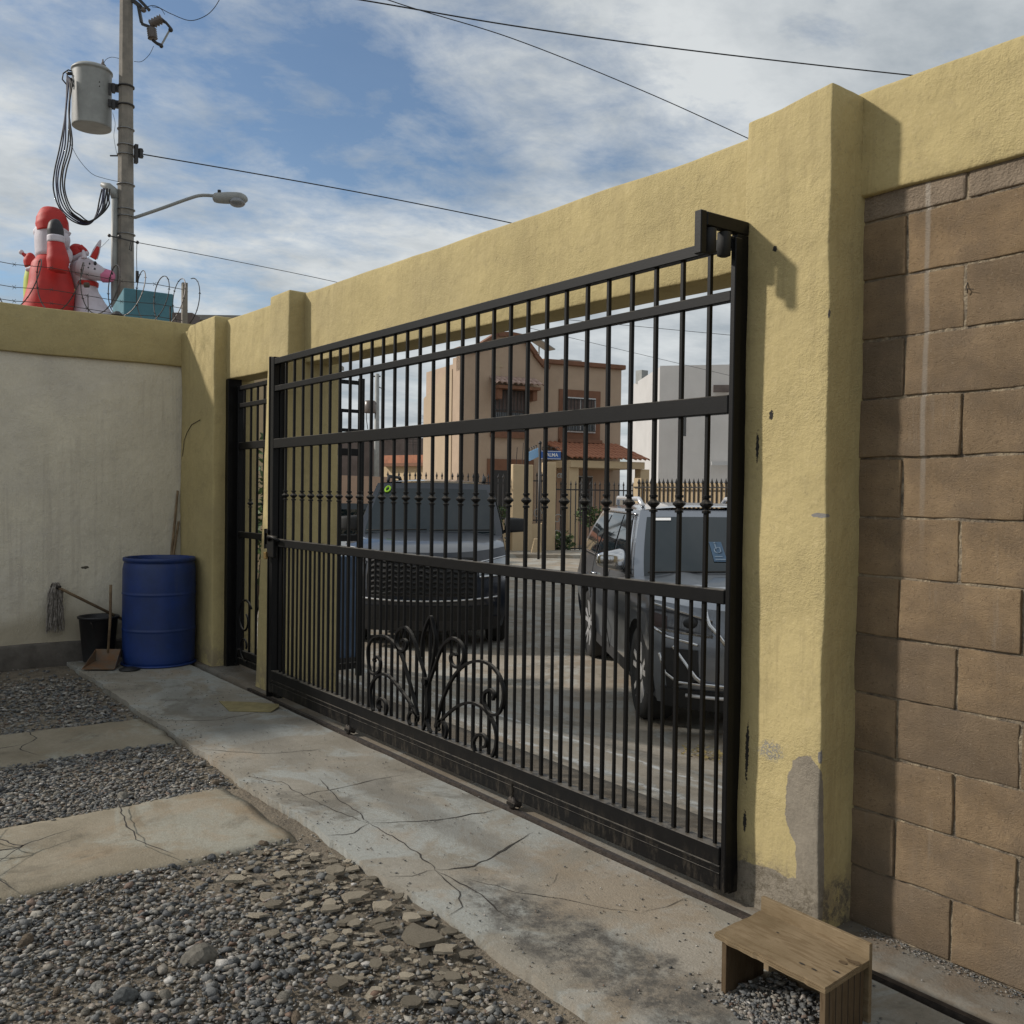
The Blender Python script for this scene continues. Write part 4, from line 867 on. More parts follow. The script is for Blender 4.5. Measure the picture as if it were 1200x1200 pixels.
tubes(san, 'body', M['red'], [(54, 380, 26), (54, 372, 27), (57, 358, 27), (60, 340, 25.5), (59, 322, 22.5), (58, 308, 19), (57, 301, 13), (57, 297, 6)], 26)
tubes(san, 'arm', M['red'], [(67, 318, 10), (68, 305, 12.3), (66, 290, 9.6), (65.5, 284, 8.8)], 16, -.45)
tubes(san, 'cuff', M['white_nylon'], [(65.5, 284.5, 8.8), (65.5, 283, 9.6), (65.5, 278, 9.6), (65.5, 276.5, 8.6)], 16, -.46)
tubes(san, 'mitten', M['black_nylon'], [(65.5, 277, 8.5), (65, 270, 8.9), (65, 263, 7.4), (65.5, 258.5, 4.5), (65.5, 256.8, 1)], 16, -.46)
tubes(san, 'beard', M['white_nylon'], [(63, 308, 8), (62, 300, 19), (61, 285, 19), (61, 270, 18.5), (61, 262, 15)], 22, .05)
tubes(san, 'hat_brim', M['white_nylon'], [(44, 272, 5), (48, 275, 5.2), (58, 277, 5.6), (70, 277, 5.6), (76, 274, 5.4), (79, 270, 5)], 12, -.05)
blobs(san, 'beard_puff', M['white_nylon'], [(76, 282, 6, 9, -.1), (80, 300, 5, 9, 0), (42.5, 272, 3.5, 5, 0)])
tubes(san, 'hat', M['red'], [(62, 272, 17.5), (61, 262, 18), (59, 253, 15.5), (57, 246, 10), (56.5, 243, 4)], 22)
tubes(san, 'hat_tail', M['red'], [(64, 252, 9), (72, 259, 6), (76, 265, 3.2), (77, 268, 2)], 12, .1)
an = thing('inflatable_white_animal', (ip(100, 366).x, ip(100, 366).y, Z0), 'white inflatable animal with pink snout, striped collar and red cap', 'inflatable')
tubes(an, 'body', M['white_nylon'], [(108, 385, 26), (108, 372, 24), (105, 358, 18), (102, 345, 13.5), (101, 338, 12.5), (98, 325, 14.5), (96, 312, 14), (96, 306, 9)], 24, .35)
tubes(an, 'head', M['white_nylon'], [(94, 312, 12), (100, 314, 12.5), (110, 318, 10.5), (119, 321.5, 8.2), (124, 322.5, 7.6)], 20, .2)
tubes(an, 'snout', M['pink'], [(121, 323, 8.1), (127, 323.5, 7.7), (131, 323.5, 6.5), (134, 323.5, 3.2)], 18, .2)
tubes(an, 'collar', M['red'], [(102, 336, 12.6), (102, 333.5, 13.0), (102, 331, 12.9)], 24, .33)
tubes(an, 'collar_badge', M['bark'], [(99, 334, 3.0), (104, 334, 3.0)], 8, -.5)
tubes(an, 'ear', M['white_nylon'], [(110, 302, 4.4), (113, 294, 4.0), (116.5, 285, 2.0), (118, 281, .6)], 10, .1)
tubes(an, 'ear_lining', M['red'], [(109, 303, 3.6), (112, 297, 3.3), (115, 289, 1.6)], 10, .03)
tubes(an, 'ear', M['white_nylon'], [(99, 303, 3.2), (98, 297, 2.6), (97.5, 293, .8)], 10, -.05)
tubes(an, 'hat_brim', M['white_nylon'], [(79, 303, 2.6), (86, 303, 3.2), (95, 299, 3.2), (103, 297, 2.8)], 10, .2)
tubes(an, 'hat', M['red'], [(90, 301, 10), (90, 295, 10.2), (90, 290, 8), (90, 286.5, 4)], 18, .3)
tubes(an, 'hat_tail', M['red'], [(94, 291, 5), (99, 294, 3.6), (103, 298, 2)], 10, .25)
blobs(an, 'eye', M['black_nylon'], [(111.5, 308.5, 1.7, 2.4, -.60), (111, 315, 1.2, 1.2, -.62), (105, 309, 1.0, 1.3, -.62), (103.5, 313.5, .9, .9, -.62), (131.5, 320.5, 1.1, 1.5, -.25)])
gf = thing('inflatable_green_figure', (ip(36, 366).x, ip(36, 366).y, Z0), 'small lime green inflatable with a drooping red cap behind the red figure', 'inflatable')
tubes(gf, 'body', M['green_nylon'], [(45, 380, 12), (42, 360, 13), (39, 340, 11), (38, 326, 9.5), (38, 316, 7)], 18, .6)
tubes(gf, 'hat', M['red'], [(36, 312, 6.8), (35, 306, 7.4), (35, 301, 6), (33, 298, 3)], 16, .6)
tubes(gf, 'hat_tail', M['red'], [(33, 301, 4), (29, 299, 2.4), (26.5, 297, 1.8)], 10, .6)
blobs(gf, 'pompom', M['white_nylon'], [(25, 295.5, 3, 3, .6)])
tubes(gf, 'hat_brim', M['white_nylon'], [(31, 316, 2.4), (36, 315, 3), (41, 312, 3)], 10, .35)
yb = thing('inflatable_yellow_sack', (ip(84, 350).x, ip(84, 350).y, Z0), 'yellow inflatable sack squeezed between the red figure and the white animal', 'inflatable')
tubes(yb, 'body', M['yellow_nylon'], [(74, 375, 9), (77, 360, 9), (79, 345, 9.5), (78, 332, 8), (76, 326, 4)], 16, .7)

# ---- power pole with transformer
DP = 16.5
def pp(u, v, dd=0): return at(u, v, DP+dd)
pb = at(146, 573, DP); pole = thing('power_pole', (pb.x, pb.y, -.28), 'tall concrete power pole behind the side wall carrying a transformer', 'utility pole')
mb = MB(); mb.tube([Vector((pb.x, pb.y, -.28)), Vector((pp(147, 300).x, pp(147, 300).y, 5.5)), pp(148, 0), pp(148.3, -90)], [.20, .142, .108, .10], 8); P0(pole, mb, 'shaft', M['conc_pole'], False)
mb = MB()
for v in (152, 171, 182, 217, 246, 254, 275): mb.lathe([(.120+v*.00012, -.006), (.124+v*.00012, -.006), (.124+v*.00012, .006), (.120+v*.00012, .006)], tuple(pp(147.5, v)), 20)
P0(pole, mb, 'strap', M['galv'], True)
# conduit with weatherhead
mb = MB(); mb.tube([pp(134, 360, -.1), pp(134, 300, -.1), pp(134.5, 232, -.1)], .055, 12); P0(pole, mb, 'conduit', M['grey_paint'], True)
mb = MB(); mb.tube([pp(135, 233, -.1), pp(133, 224, -.1), pp(127, 219, -.1), pp(119, 216, -.1)], [.062, .075, .07, .04], 12); P0(pole, mb, 'weatherhead', M['grey_paint'], True)
mb = MB()
for u, v in ((128, 276), (140, 277), (161, 284)): mb.ball(pp(u, v, -.2), .03, 8, 6)
mb.bar(pp(127, 276, -.22), pp(160, 284, -.22), .02, .02); P0(pole, mb, 'bracket', M['dark_iron'])
mb = MB(); mb.tube([pp(153, 284, -.25), pp(151.5, 292, -.3), pp(154, 294, -.3), pp(155, 284, -.25)], .008, 5); mb.tube([pp(160.5, 284, -.2), pp(160, 300, -.2), pp(160.5, 322, -.2)], .006, 5); mb.box(tuple(pp(159.5, 330, -.2)), tuple(pp(162, 318, -.15))); P0(pole, mb, 'ground_wire', M['cable'])
tf = thing('transformer', tuple(pp(107, 155)), 'pale grey cylindrical transformer hung on the left of the power pole', 'transformer')
c = pp(107.5, 150); hh = (150-84)*DP/FPX; r_ = .318
mb = MB(); mb.lathe([(r_*.90, .0), (r_*.985, .002), (r_, .012), (r_, .03), (r_, .3), (r_, hh-.06), (r_, hh-.03), (r_*1.05, hh-.025), (r_*1.05, hh+.0), (r_*.9, hh+.05), (r_*.1, hh+.075)], tuple(c), 36); P0(tf, mb, 'tank', M['grey_paint'], True)
mb = MB()
for v in (102, 121):
    mb.bar(pp(127, v, -.05), pp(141, v+2, -.02), .07, .12); mb.bar(pp(133, v-4, -.1), pp(133, v+7, -.1), .05, .05)
P0(tf, mb, 'hanger', M['dark_iron'])
mb = MB()
for v in (102, 124): mb.lathe([(.128, -.012), (.138, -.012), (.138, .012), (.128, .012)], tuple(pp(147.8, v)), 20)
P0(tf, mb, 'clamp_band', M['dark_iron'], True)
mb = MB(); cc = pp(120.5, 86, .0); mb.lathe([(.03, 0)]+[(.052 if k % 2 else .033, .012+.018*k) for k in range(9)]+[(.015, .20), (.01, .24)], tuple(cc), 14); P0(tf, mb, 'bushing', M['porcelain'], True)
mb = MB()
for k, (u, v) in enumerate(((82, 86), (84, 93), (86, 99))): mb.tube([pp(u+6, v+.5, -.1), pp(u-3, v, -.25)], .028, 8)
P0(tf, mb, 'terminal', M['dark_iron'], True)
mb = MB(); mb.tube([pp(88, 84, -.15), pp(80, 82, -.22), pp(74, 86, -.25), pp(73, 93, -.25), pp(78, 99, -.25)], .012, 6); P0(tf, mb, 'lug_wire', M['dark_iron'], True)
mb = MB(); mb.box(tuple(pp(127, 111, -.34)), tuple(pp(130, 106, -.30))); mb.ball(pp(116.5, 96, -.36), .012); mb.ball(pp(116.5, 101, -.36), .012); P0(tf, mb, 'plate', M['dark_iron'])
# drooping service cables from transformer to weatherhead
sv = thing('service_cables', tuple(pp(95, 250)), 'bundle of black cables looping from the transformer down to the conduit', 'cable')
for k in range(6):
    u0 = 78+(k % 3)*1.4+(k//3)*4; 
    path = [(u0, 88+k*1.5), (u0-1-1.2*(k % 3), 130), (u0-8+1.6*k, 170), (63.5+2.8*k, 200), (63+2.6*k, 222), (69+2.8*k, 243), (82+2.3*k, 256-.6*k), (96+1.9*k, 263.5-.9*k), (106+2.6*k, 261-2.2*k), (113+2.8*k, 250-2.0*k), (117+2.2*k, 235-.5*k), (119+1.8*k, 221)]
    mb = MB(); mb.tube(spl([tuple(pp(a, b, -.3-.02*k)) for a, b in [(a+rng.uniform(-.7, .7), b+rng.uniform(-.7, .7)) for a, b in path]], 5), .0125, 6); P0(sv, mb, 'cable', M['cable_blue'] if k in (1, 2) else M['cable'], True)
def wire(label, pts, r_in, m=M['cable'], name='overhead_wire', cat='wire', grp=None, far=False):
    if far: pts = list(pts)+[pts[-1]+(pts[-1]-pts[-2])*k for k in (1, 3, 7)]
    r = r_in*.55; P = spl([tuple(p) for p in pts], 10); mb = MB(P[0]); mb.tube(P, r, 5); o = mb.build(name, m, None, True); tag(o, label, cat, grp); return o
wire('thin wire sagging from the transformer tank to the pole beside the weatherhead', [pp(81, 165, -.3), pp(92, 186, -.3), pp(107, 203, -.2), pp(122, 209, -.15), pp(140, 213, -.1)], .008)
wire('short jumper wire from the transformer bushing over to the pole', [pp(121, 76), pp(124, 70), pp(131, 67), pp(141, 69)], .008)
wire('curved jumper wire from the pole up to the fuse cutout', [pp(157, 72), pp(166, 72), pp(175, 64), pp(180, 54)], .008)
wire('loose thin wire dangling below the transformer beside the pole', [pp(132, 132), pp(135, 145), pp(133.5, 160), pp(137, 180), pp(140, 183)], .006)
# fuse cutout
fc = thing('fuse_cutout', tuple(pp(180, 40)), 'fuse cutout with two ribbed insulators near the top of the power pole', 'fuse cutout')
mb = MB(); mb.bar(pp(155, 0), pp(165, 8), .09, .06); mb.bar(pp(162, 6), pp(166, 27), .06, .04); mb.bar(pp(156, -8), pp(175, 12), .05, .05); mb.bar(pp(166, 28), pp(177, 32), .04, .04); P0(fc, mb, 'arm', M['dark_iron'])
for a, b in (((176, 29), (190, 22)), ((177.5, 33), (179, 45))):
    A_, B_ = pp(*a), pp(*b); mb = MB(); n = 9; mb.tube([A_+(B_-A_)*k/n for k in range(n+1)], [.085 if k % 2 else .06 for k in range(n+1)], 12); P0(fc, mb, 'insulator', M['porcelain'], True)
mb = MB(); mb.tube([A_+(B_-A_)*k/n+(pp(168, 10)-A_) for k in range(4)], [.05, .035, .05, .03], 10); P0(fc, mb, 'insulator', M['porcelain'], True)
mb = MB(); mb.tube([pp(189, 22), pp(195, 27), pp(200, 33)], .025, 6); mb.ball(pp(200, 35), .04); P0(fc, mb, 'contact', M['dark_iron']); mb = MB(); mb.tube([pp(179, 47), pp(184, 51), pp(189, 53)], .028, 6); mb.ball(pp(189, 54), .035); P0(fc, mb, 'contact', M['dark_iron'])
mb = MB(); mb.tube([pp(199, 35), pp(189, 53)], .016, 6); P0(fc, mb, 'fuse_tube', M['grey_paint'])
wire('curved jumper lead between the pole top insulator and the sky line', [pp(172, 8), pp(182, 7), pp(200, 16), pp(222, 24), pp(240, 19), pp(252, 8), pp(262, -10)], .012)
wire('short looped lead joining the cutout to the insulator', [pp(178, 8), pp(188, 10), pp(193, 17)], .009)
# street lamp on arm
sl = thing('street_lamp', tuple(pp(159, 254)), 'grey street lamp on a long bent arm fixed to the power pole', 'street lamp')
mb = MB(); mb.tube(spl([tuple(pp(158, 255)), tuple(pp(190, 244)), tuple(pp(222, 232.5)), tuple(pp(236, 229)), tuple(pp(251, 229.5))], 8), .028, 10); P0(sl, mb, 'arm', M['grey_paint'], True)
mb = MB(); pts = spl([tuple(pp(250, 231.5)), tuple(pp(258, 232)), tuple(pp(270, 232)), tuple(pp(282, 232.5)), tuple(pp(290, 235))], 4); rs = [.05, .075, .085, .09, .092, .095, .098, .10, .10, .10, .10, .098, .095, .085, .07, .05, .02]; mb.tube(pts, rs, 16); P0(sl, mb, 'housing', M['grey_paint'], True)
mb = MB(); mb.ball(pp(278, 237), (.14, .14, .085), 16, 10); P0(sl, mb, 'lens', M['galv'], True)
mb = MB(); q = pp(257, 227); mb.lathe([(.03, 0), (.03, .06), (.022, .065)], tuple(q), 10); P0(sl, mb, 'photocell', M['cable'], True)
# spool clamp + overhead wires
mb = MB(); mb.box(tuple(pp(158.5, 190, -.1)), tuple(pp(160.5, 171, 0))); mb.bar(pp(160, 176), pp(168, 177), .03, .02); mb.bar(pp(160, 183), pp(168, 183), .03, .02); mb.tube([pp(165, 174.5), pp(165, 185)], .04, 8); P0(pole, mb, 'spool_clamp', M['dark_iron']); mb = MB(); mb.bar(pp(129, 182.5), pp(141, 182.5), .02, .02); P0(pole, mb, 'peg', M['dark_iron'])
wire('black service wire running from the power pole across above the lamp to the wall', [pp(168, 181), at(330, 209, 17), at(470, 235, 18), at(620, 266, 19), at(760, 300, 20)], .020, far=True)
wire('faint thin wire running right from low on the pole', [pp(160, 284), at(270, 305, 18), at(400, 332, 21), at(560, 370, 24)], .012, far=True)
for (lb, P_) in (('upper thin wire crossing the sky down to the right', [at(300, -18, 14), at(423, 0, 14), at(600, 30, 14.5), at(800, 58, 15), at(1075, 89, 16), at(1300, 110, 17)]),
                 ('lower thin wire crossing the sky to the gate pillar', [at(300, -60, 14), at(455, 0, 14), at(600, 45, 14.5), at(750, 105, 15), at(872, 160, 15.5), at(1000, 220, 16)]),
                 ('faint wire in the sky seen through the upper gate bars', [at(560, 365, 40), at(700, 378, 40), at(870, 394, 40), at(1000, 405, 40)])):
    wire(lb, P_, .014 if 'upper' not in lb else .020, far=True)
wire('thin wire slanting up from the animal inflatable to the pole bracket', [at(80, 322, 16.9), at(100, 305, 16.7), at(118, 290, 16.6), pp(128, 280)], .006)

# ------------------------------------------------------------------ houses across the street
DH = 31.0
fr = Vector((cr0.x*.9+AA.x*.436, cr0.y*.9+AA.y*.436, 0)).normalized(); ba = Vector((-fr.y, fr.x, 0))   # facade direction and depth direction
hc = at(537, 583, DH); hc.z = -.28
def hs(u): # metres along the facade at photo column u
    k = (u-600)/FPX; d0 = hc-CAM; a = d0.dot(cr0); b = d0.dot(AA); return (k*b-a)/(fr.dot(cr0)-k*fr.dot(AA))
def hz(u, v, off=0):
    p = hc+fr*hs(u); D = (p-CAM).dot(AA)-off; return CAM.z+(584-v-(.0))/FPX*D
W0, W1, W2 = 0., hs(640), hs(732)
house = thing('tan_house', (hc.x, hc.y, -.28), 'two storey tan house with brown trim and terracotta porch roof across the street', 'house', rz=math.atan2(fr.y, fr.x))
def HB(name, lo, hi, m, parent=None, bevel=0, mbx=None):
    mb = mbx or MB()
    if mbx is None: mb.box(lo, hi)
    me_o = mb.build(name, m, parent or house, bevel=bevel); me_o.location = (0, 0, 0); return me_o
def hh_(v, u): return hz(u, v)+.28
ztl = hh_(418, 540); zr = hh_(432, 730)
print('house', W1, W2, ztl, zr)
HB('wall', (0, 0, 0), (W1, .6, ztl-.15), M['house'])
HB('core', (.06, .6, 0), (W2-.02, 3.2, zr-.3), M['house'])
HB('wall', (W1+.002, .35, 0), (W2, .599, zr-.1), M['house'])
mb = MB(); mb.add([(x, y, z) for x in (-.03, .059) for y, z in ((.601, 0), (3.2, 0), (3.2, ztl-1.25), (1.6, ztl-.75), (1.2, ztl-.55), (.601, ztl-.5))], [tuple(range(6)), tuple(range(6, 12))[::-1]]+[(k, (k+1) % 6, 6+(k+1) % 6, 6+k) for k in range(6)]); HB('side_wall', 0, 0, M['house_side'], mbx=mb)
# curved gable parapet on the left bay
pk = hh_(400, 605); prof_g = [(0, ztl-.15), (0, ztl+.02), (W1*.18, ztl+.02), (W1*.24, ztl+.22), (W1*.40, pk-.05), (W1*.55, pk), (W1*.70, pk-.05), (W1*.84, ztl+.05), (W1*.93, ztl-.28), (W1, ztl-.36), (W1, ztl-.6), (0, ztl-.6)]
mb = MB(); n = len(prof_g); mb.add([(x, .0+.002, z) for x, z in prof_g]+[(x, .3, z) for x, z in prof_g], [tuple(range(n)), tuple(range(n, 2*n))[::-1]]+[(k, (k+1) % n, n+(k+1) % n, n+k) for k in range(n)]); HB('gable', 0, 0, M['house'], mbx=mb)
mb = MB(); mb.bar((-.08, .1, ztl+.07), (W1*.20, .1, ztl+.07), .45, .14); pts = prof_g[2:10]
for a, b in zip(pts[:-1], pts[1:]): mb.bar((a[0], .1, a[1]+.07), (b[0]+.02, .1, b[1]+.07), .45, .14, up=(0, -1, 0)) if False else mb.bar((a[0]-.02, .1, a[1]+.06), (b[0]+.02, .1, b[1]+.06), .45, .14)
HB('cornice', 0, 0, M['cornice'], mbx=mb)
HB('cornice', (W1-.05, .2, zr-.10), (W2+.10, .7, zr+.06), M['cornice'], bevel=.02); HB('cornice', (W2-.3, .701, zr-.101), (W2+.12, 3.1, zr+.055), M['cornice'])
mb = MB(); q = .42*W1; mb.box((q-.08, -.02, pk-1.35), (q+.08, .0, pk-.85)); mb.box((q-.16, -.025, pk-1.05), (q+.16, .0, pk-.97)); HB('ornament', 0, 0, M['house_side'], mbx=mb)
def window(x0, x1, z0, z1, y, frame_m, parts='bars', deep=.12, fm=None):
    w_ = HB('window', (x0, y-.02, z0), (x1, y+deep, z1), M['win_glass']); t_ = .06
    mb = MB()
    for lo, hi in (((x0-t_, y-.05, z0-t_), (x0, y, z1+t_)), ((x1, y-.05, z0-t_), (x1+t_, y, z1+t_)), ((x0, y-.05, z1), (x1, y, z1+t_)), ((x0, y-.05, z0-t_), (x1, y, z0)), (((x0+x1)/2-.02, y-.045, z0), ((x0+x1)/2+.02, y-.021, z1))): mb.box(lo, hi)
    f = mb.build('frame', frame_m, w_); f.location = (0, 0, 0)
    mb = MB(); n = max(4, int((x1-x0)/.13))
    for k in range(n+1): x = x0+(x1-x0)*k/n; mb.bar((x, y-.09, z0-.02), (x, y-.09, z1+.02), .022, .022)
    for z in (z0, (z0+z1)/2, z1): mb.bar((x0-.03, y-.09, z), (x1+.03, y-.09, z), .02, .03)
    g = mb.build('grille', M['dark_iron'], w_); g.location = (0, 0, 0)
    mb = MB(); mb.box((x0, y-.035, z0+(z1-z0)*.45), (x1, y-.024, z1)); s_ = mb.build('shade', M['curtain'], w_); s_.location = (0, 0, 0)
    return w_
xa, xb = hs(578), hs(612); window(xa, xb, hh_(509, 595), hh_(463, 595), 0, M['curtain'])
HB('sill', (xa-.15, -.12, hh_(518, 595)), (xb+.15, -.005, hh_(511, 595)), M['cornice'])
# tiled canopy over the left window
def tile_roof(parent, x0, x1, y0, y1, z0, z1, nt, nr, m, name='roof_tile', r=.09):
    me = None; obs = []
    tw = (x1-x0)/nt; mb = MB(); sl = math.hypot(y1-y0, z1-z0)/nr
    for k in range(7):
        a = math.pi*k/6; 
    vs_ = []; 
    for e in (0, 1):
        for k in range(7): a = math.pi*k/6; vs_.append((math.cos(a)*tw*.5*(1-.12*e), e*sl*1.08, math.sin(a)*tw*.42*(1-.12*e)))
    for e in (0, 1):
        for k in range(7): a = math.pi*k/6; vs_.append((math.cos(a)*tw*.42*(1-.12*e), e*sl*1.08, math.sin(a)*tw*.32*(1-.12*e)))
    fs = [(k, k+1, 8+k, 7+k) for k in range(6)]+[(14+k, 21+k, 22+k, 15+k) for k in range(6)]+[(k, 14+k, 15+k, k+1) for k in range(6)]
    me = bpy.data.meshes.new(name); me.from_pydata(vs_, [], fs); me.materials.append(m); ang = math.atan2(z1-z0, y1-y0)
    for i in range(nt):
        for j in range(nr):
            o = bpy.data.objects.new(name, me); col.objects.link(o); o.parent = parent
            f = j/nr; o.location = (x0+tw*(i+.5), y0+(y1-y0)*f, z0+(z1-z0)*f+rng.uniform(0, .01)+.02); o.rotation_euler = (ang, 0, rng.uniform(-.03, .03))
ca0, ca1 = hs(571), hs(626); cz_ = hh_(462, 600)
HB('canopy', (ca0+.1, -.55, cz_-.02), (ca1-.1, -.003, cz_+.08), M['cornice']); tile_roof(house, ca0, ca1, -.62, -.02, cz_+.09, cz_+.34, 9, 2, M['tile_pale'])
HB('bracket', (ca0+.15, -.4, cz_-.35), (ca0+.3, -.004, cz_-.021), M['cornice']); HB('bracket', (ca1-.3, -.4, cz_-.35), (ca1-.15, -.004, cz_-.021), M['cornice'])
# right window
xa, xb = hs(667), hs(699); z0, z1 = hh_(508, 683), hh_(471, 683)
HB('surround', (xa-.28, .31, z0-.40), (xb+.28, .348, z1+.32), M['cornice']); window(xa, xb, z0, z1, .30, M['white_frame']); HB('sill', (xa-.3, .16, z0-.42), (xb+.3, .30, z0-.30), M['cornice'], bevel=.01)
# porch
p0, p1 = hs(641), hs(729); zb, zt = hh_(541, 690), hh_(519, 690)
tile_roof(house, p0, p1, -1.7, .32, zb-.10, zt-.16, 16, 5, M['tile']); HB('porch_ceiling', (p0, -1.6, zb-.36), (p1-.15, .34, zb-.13), M['cream'])
HB('porch_post', (p0, -1.5, 0), (p0+.35, -1.15, zb-.365), M['cream']); HB('porch_post', (hs(722), -1.5, 0), (hs(722)+.35, -1.15, zb-.365), M['cream'])
HB('porch_wall', (p0+.05, .33, 0), (p1-.3, .346, zb-.365), M['salmon'])
window(hs(675), hs(697), hh_(604, 690), hh_(563, 690), .32, M['white_frame'])
HB('door_surround', (hs(570), -.05, .0), (hs(624), -.004, hh_(543, 600)), M['cornice'])
HB('door', (hs(577), -.06, 0), (hs(592)+.1, -.052, hh_(556, 590)), M['dark_iron']); HB('door', (hs(598)+.05, -.06, 0), (hs(617), -.052, hh_(556, 605)), M['house_side'])
# satellite dish / solar lamp on the roof
mb = MB(); q = hs(648); mb.tube([(q, 1.2, zr), (q, 1.2, zr+.62)], .03, 6); mb.bar((q-.5, 1.15, zr+.98), (q+.55, 1.35, zr+.55), .5, .04); HB('roof_panel', 0, 0, M['grey_paint'], mbx=mb)
mb = MB(); mb.box((hs(672), 1, zr+.05), (hs(696), 2, zr+.22)); HB('roof_box', 0, 0, M['grey_paint'], mbx=mb)

# front fence of the house (own thing): low wall, posts, iron pickets
fe = thing('front_fence', (hc.x, hc.y, -.28), 'low cream wall with black iron pickets in front of the tan house', 'fence', rz=math.atan2(fr.y, fr.x))
YF = -3.4
def fs_(u):
    base_ = hc+ba*YF; d0 = base_-CAM; k = (u-600)/FPX; a = d0.dot(cr0); b = d0.dot(AA); return (k*b-a)/(fr.dot(cr0)-k*fr.dot(AA))
def fz(u, v): p = hc+ba*YF+fr*fs_(u); return CAM.z+.28+(584-v)/FPX*((p-CAM).dot(AA))
def FB(name, lo, hi, m, mbx=None, bevel=0):
    mb = mbx or MB()
    if mbx is None: mb.box(lo, hi)
    o = mb.build(name, m, fe, bevel=bevel); o.location = (0, 0, 0); return o
FB('pillar', (fs_(597), YF-.2, 0), (fs_(621), YF+.2, fz(610, 549)), M['cream'], bevel=.02)
FB('pillar', (fs_(637), YF-.18, 0), (fs_(648), YF+.18, fz(640, 546)), M['cream'], bevel=.02)
FB('low_wall', (fs_(380), YF-.08, 0), (fs_(597)-.002, YF+.08, fz(590, 614)), M['cream'])
FB('low_wall', (fs_(621)+.002, YF-.08, 0), (fs_(637)-.002, YF+.08, fz(630, 618)), M['cream'])
def picket_run(u0, u1, zb_, zt_, sp=.16):
    x = fs_(u0)+.06; mb = MB(); n = 0
    while x < fs_(u1)-.04:
        m1 = MB(); m1.bar((x, YF, zb_), (x, YF, zt_), .028, .028); m1.lathe([(.014, 0), (.035, .05), (.02, .09), (.002, .16)], (x, YF, zt_), 5)
        m1.build('picket', M['dark_iron'], fe).location = (0, 0, 0); x += sp; n += 1
    mb = MB(); mb.bar((fs_(u0), YF, zt_-.12), (fs_(u1), YF, zt_-.12), .02, .04); FB('rail', 0, 0, M['dark_iron'], mbx=mb); mb = MB(); mb.bar((fs_(u0), YF, zb_+.08), (fs_(u1), YF, zb_+.08), .02, .04); FB('rail', 0, 0, M['dark_iron'], mbx=mb)
picket_run(445, 597, fz(590, 612), fz(590, 566)); picket_run(621, 637, fz(630, 617), fz(630, 563)); picket_run(649, 748, .05, fz(700, 573), .17)
for k in range(3):
    mb = MB(); mb.tube([(fs_(604)+.2*k, YF, fz(610, 549)), (fs_(604)+.2*k+.03, YF, fz(610, 549)+.5+.15*(k % 2))], .012, 5)
    FB('rebar', 0, 0, M['rust_steel'], mbx=mb)
mb = MB()
for c_, r_, a0_, a1_, f in (((fs_(629), fz(629, 606)), .16, 0, 7, 1), ((fs_(653), fz(653, 612)), .16, 0, 7, 1), ((fs_(653), fz(653, 632)), .2, 0, 7, -1), ((fs_(654), fz(654, 562)), .1, 0, 5, 1), ((fs_(657), fz(657, 562)), .1, 0, 5, 1)): mb.tube([(x, YF-.03, z) for x, z in spiral(c_, r_, a0_, a1_, flip=f)], .015, 5)
FB('scroll', 0, 0, M['grey_paint'], mbx=mb)
# stone bollard (tapered)
cb_ = at(628, 652, 27.3); cb_.z = -.28; bo = thing('cream_bollard', tuple(cb_), 'small tapered cream concrete bollard at the foot of the street sign', 'bollard')
mb = MB(); mb.add([cb_+RR*a+AA*b+Vector((0, 0, c)) for a, b, c in ((-.17, -.15, 0), (.17, -.15, 0), (.17, .15, 0), (-.17, .15, 0), (-.06, -.1, .5), (.1, -.1, .5), (.1, .1, .5), (-.06, .1, .5))], [(3, 2, 1, 0), (4, 5, 6, 7), (0, 1, 5, 4), (1, 2, 6, 5), (2, 3, 7, 6), (3, 0, 4, 7)]); P0(bo, mb, 'body', M['cream'], bevel=.02)
pv = MB(); c = at(640, 655, 27); obox(pv, (at(700, 583, 26.3).x, at(700, 583, 26.3).y, -.275), 16, 2.4, .10); pvo = pv.build('pavement', M['street']); tag(pvo, kind='structure')

# street sign
ss = at(632, 583, 25.8); ss.z = -.28; sg = thing('street_sign', tuple(ss), 'blue street name sign with two plates on a slim post', 'sign')
zt = at(632, 520, 25.8).z
mb = MB(); mb.tube([ss, Vector((ss.x, ss.y, zt))], .035, 8); mb.ball((ss.x, ss.y, zt+.02), .05, 8, 6); P0(sg, mb, 'post', M['dark_iron'], True)
pA = at(634, 533, 25.75); pB = at(657, 533.5, 26.0); d = (pB-pA); ln_ = d.length; d.normalize(); nn = d.cross(Vector((0, 0, 1))).normalized()
if nn.dot(CAM-pA) < 0: nn = -nn
mb = MB(); mb.bar(pA, pB, .02, .235); pl1 = P0(sg, mb, 'name_plate', M['sign_blue'])
mb = MB(); qv = Vector((0, 0, 1))
for s in (-1, 1): mb.bar(pA+nn*.0125+qv*s*.10, pB+nn*.0125+qv*s*.10, .003, .012)
P0(sg, mb, 'plate_border', M['white'])
mb = MB()
for k in range(4): c = pA+d*ln_*(.15+.23*k)+qv*.17; mb.tube([c+d*.06*math.cos(a)+qv*.05*math.sin(a) for a in [i*.7 for i in range(7)]], .010, 5)
P0(sg, mb, 'crest', M['dark_iron'])
pC = at(630.5, 530, 25.7); pD = at(620, 535, 25.0); mb = MB(); mb.bar(pC, pD, .02, .235); P0(sg, mb, 'name_plate', M['sign_pale'])
mb = MB(); d2 = (pD-pC)
for k in range(3): c = pC+d2*(.25+.25*k)+qv*.17; mb.tube([c+d2.normalized()*.06*math.cos(a)+qv*.05*math.sin(a) for a in [i*.7 for i in range(7)]], .010, 5)
P0(sg, mb, 'crest', M['dark_iron'])
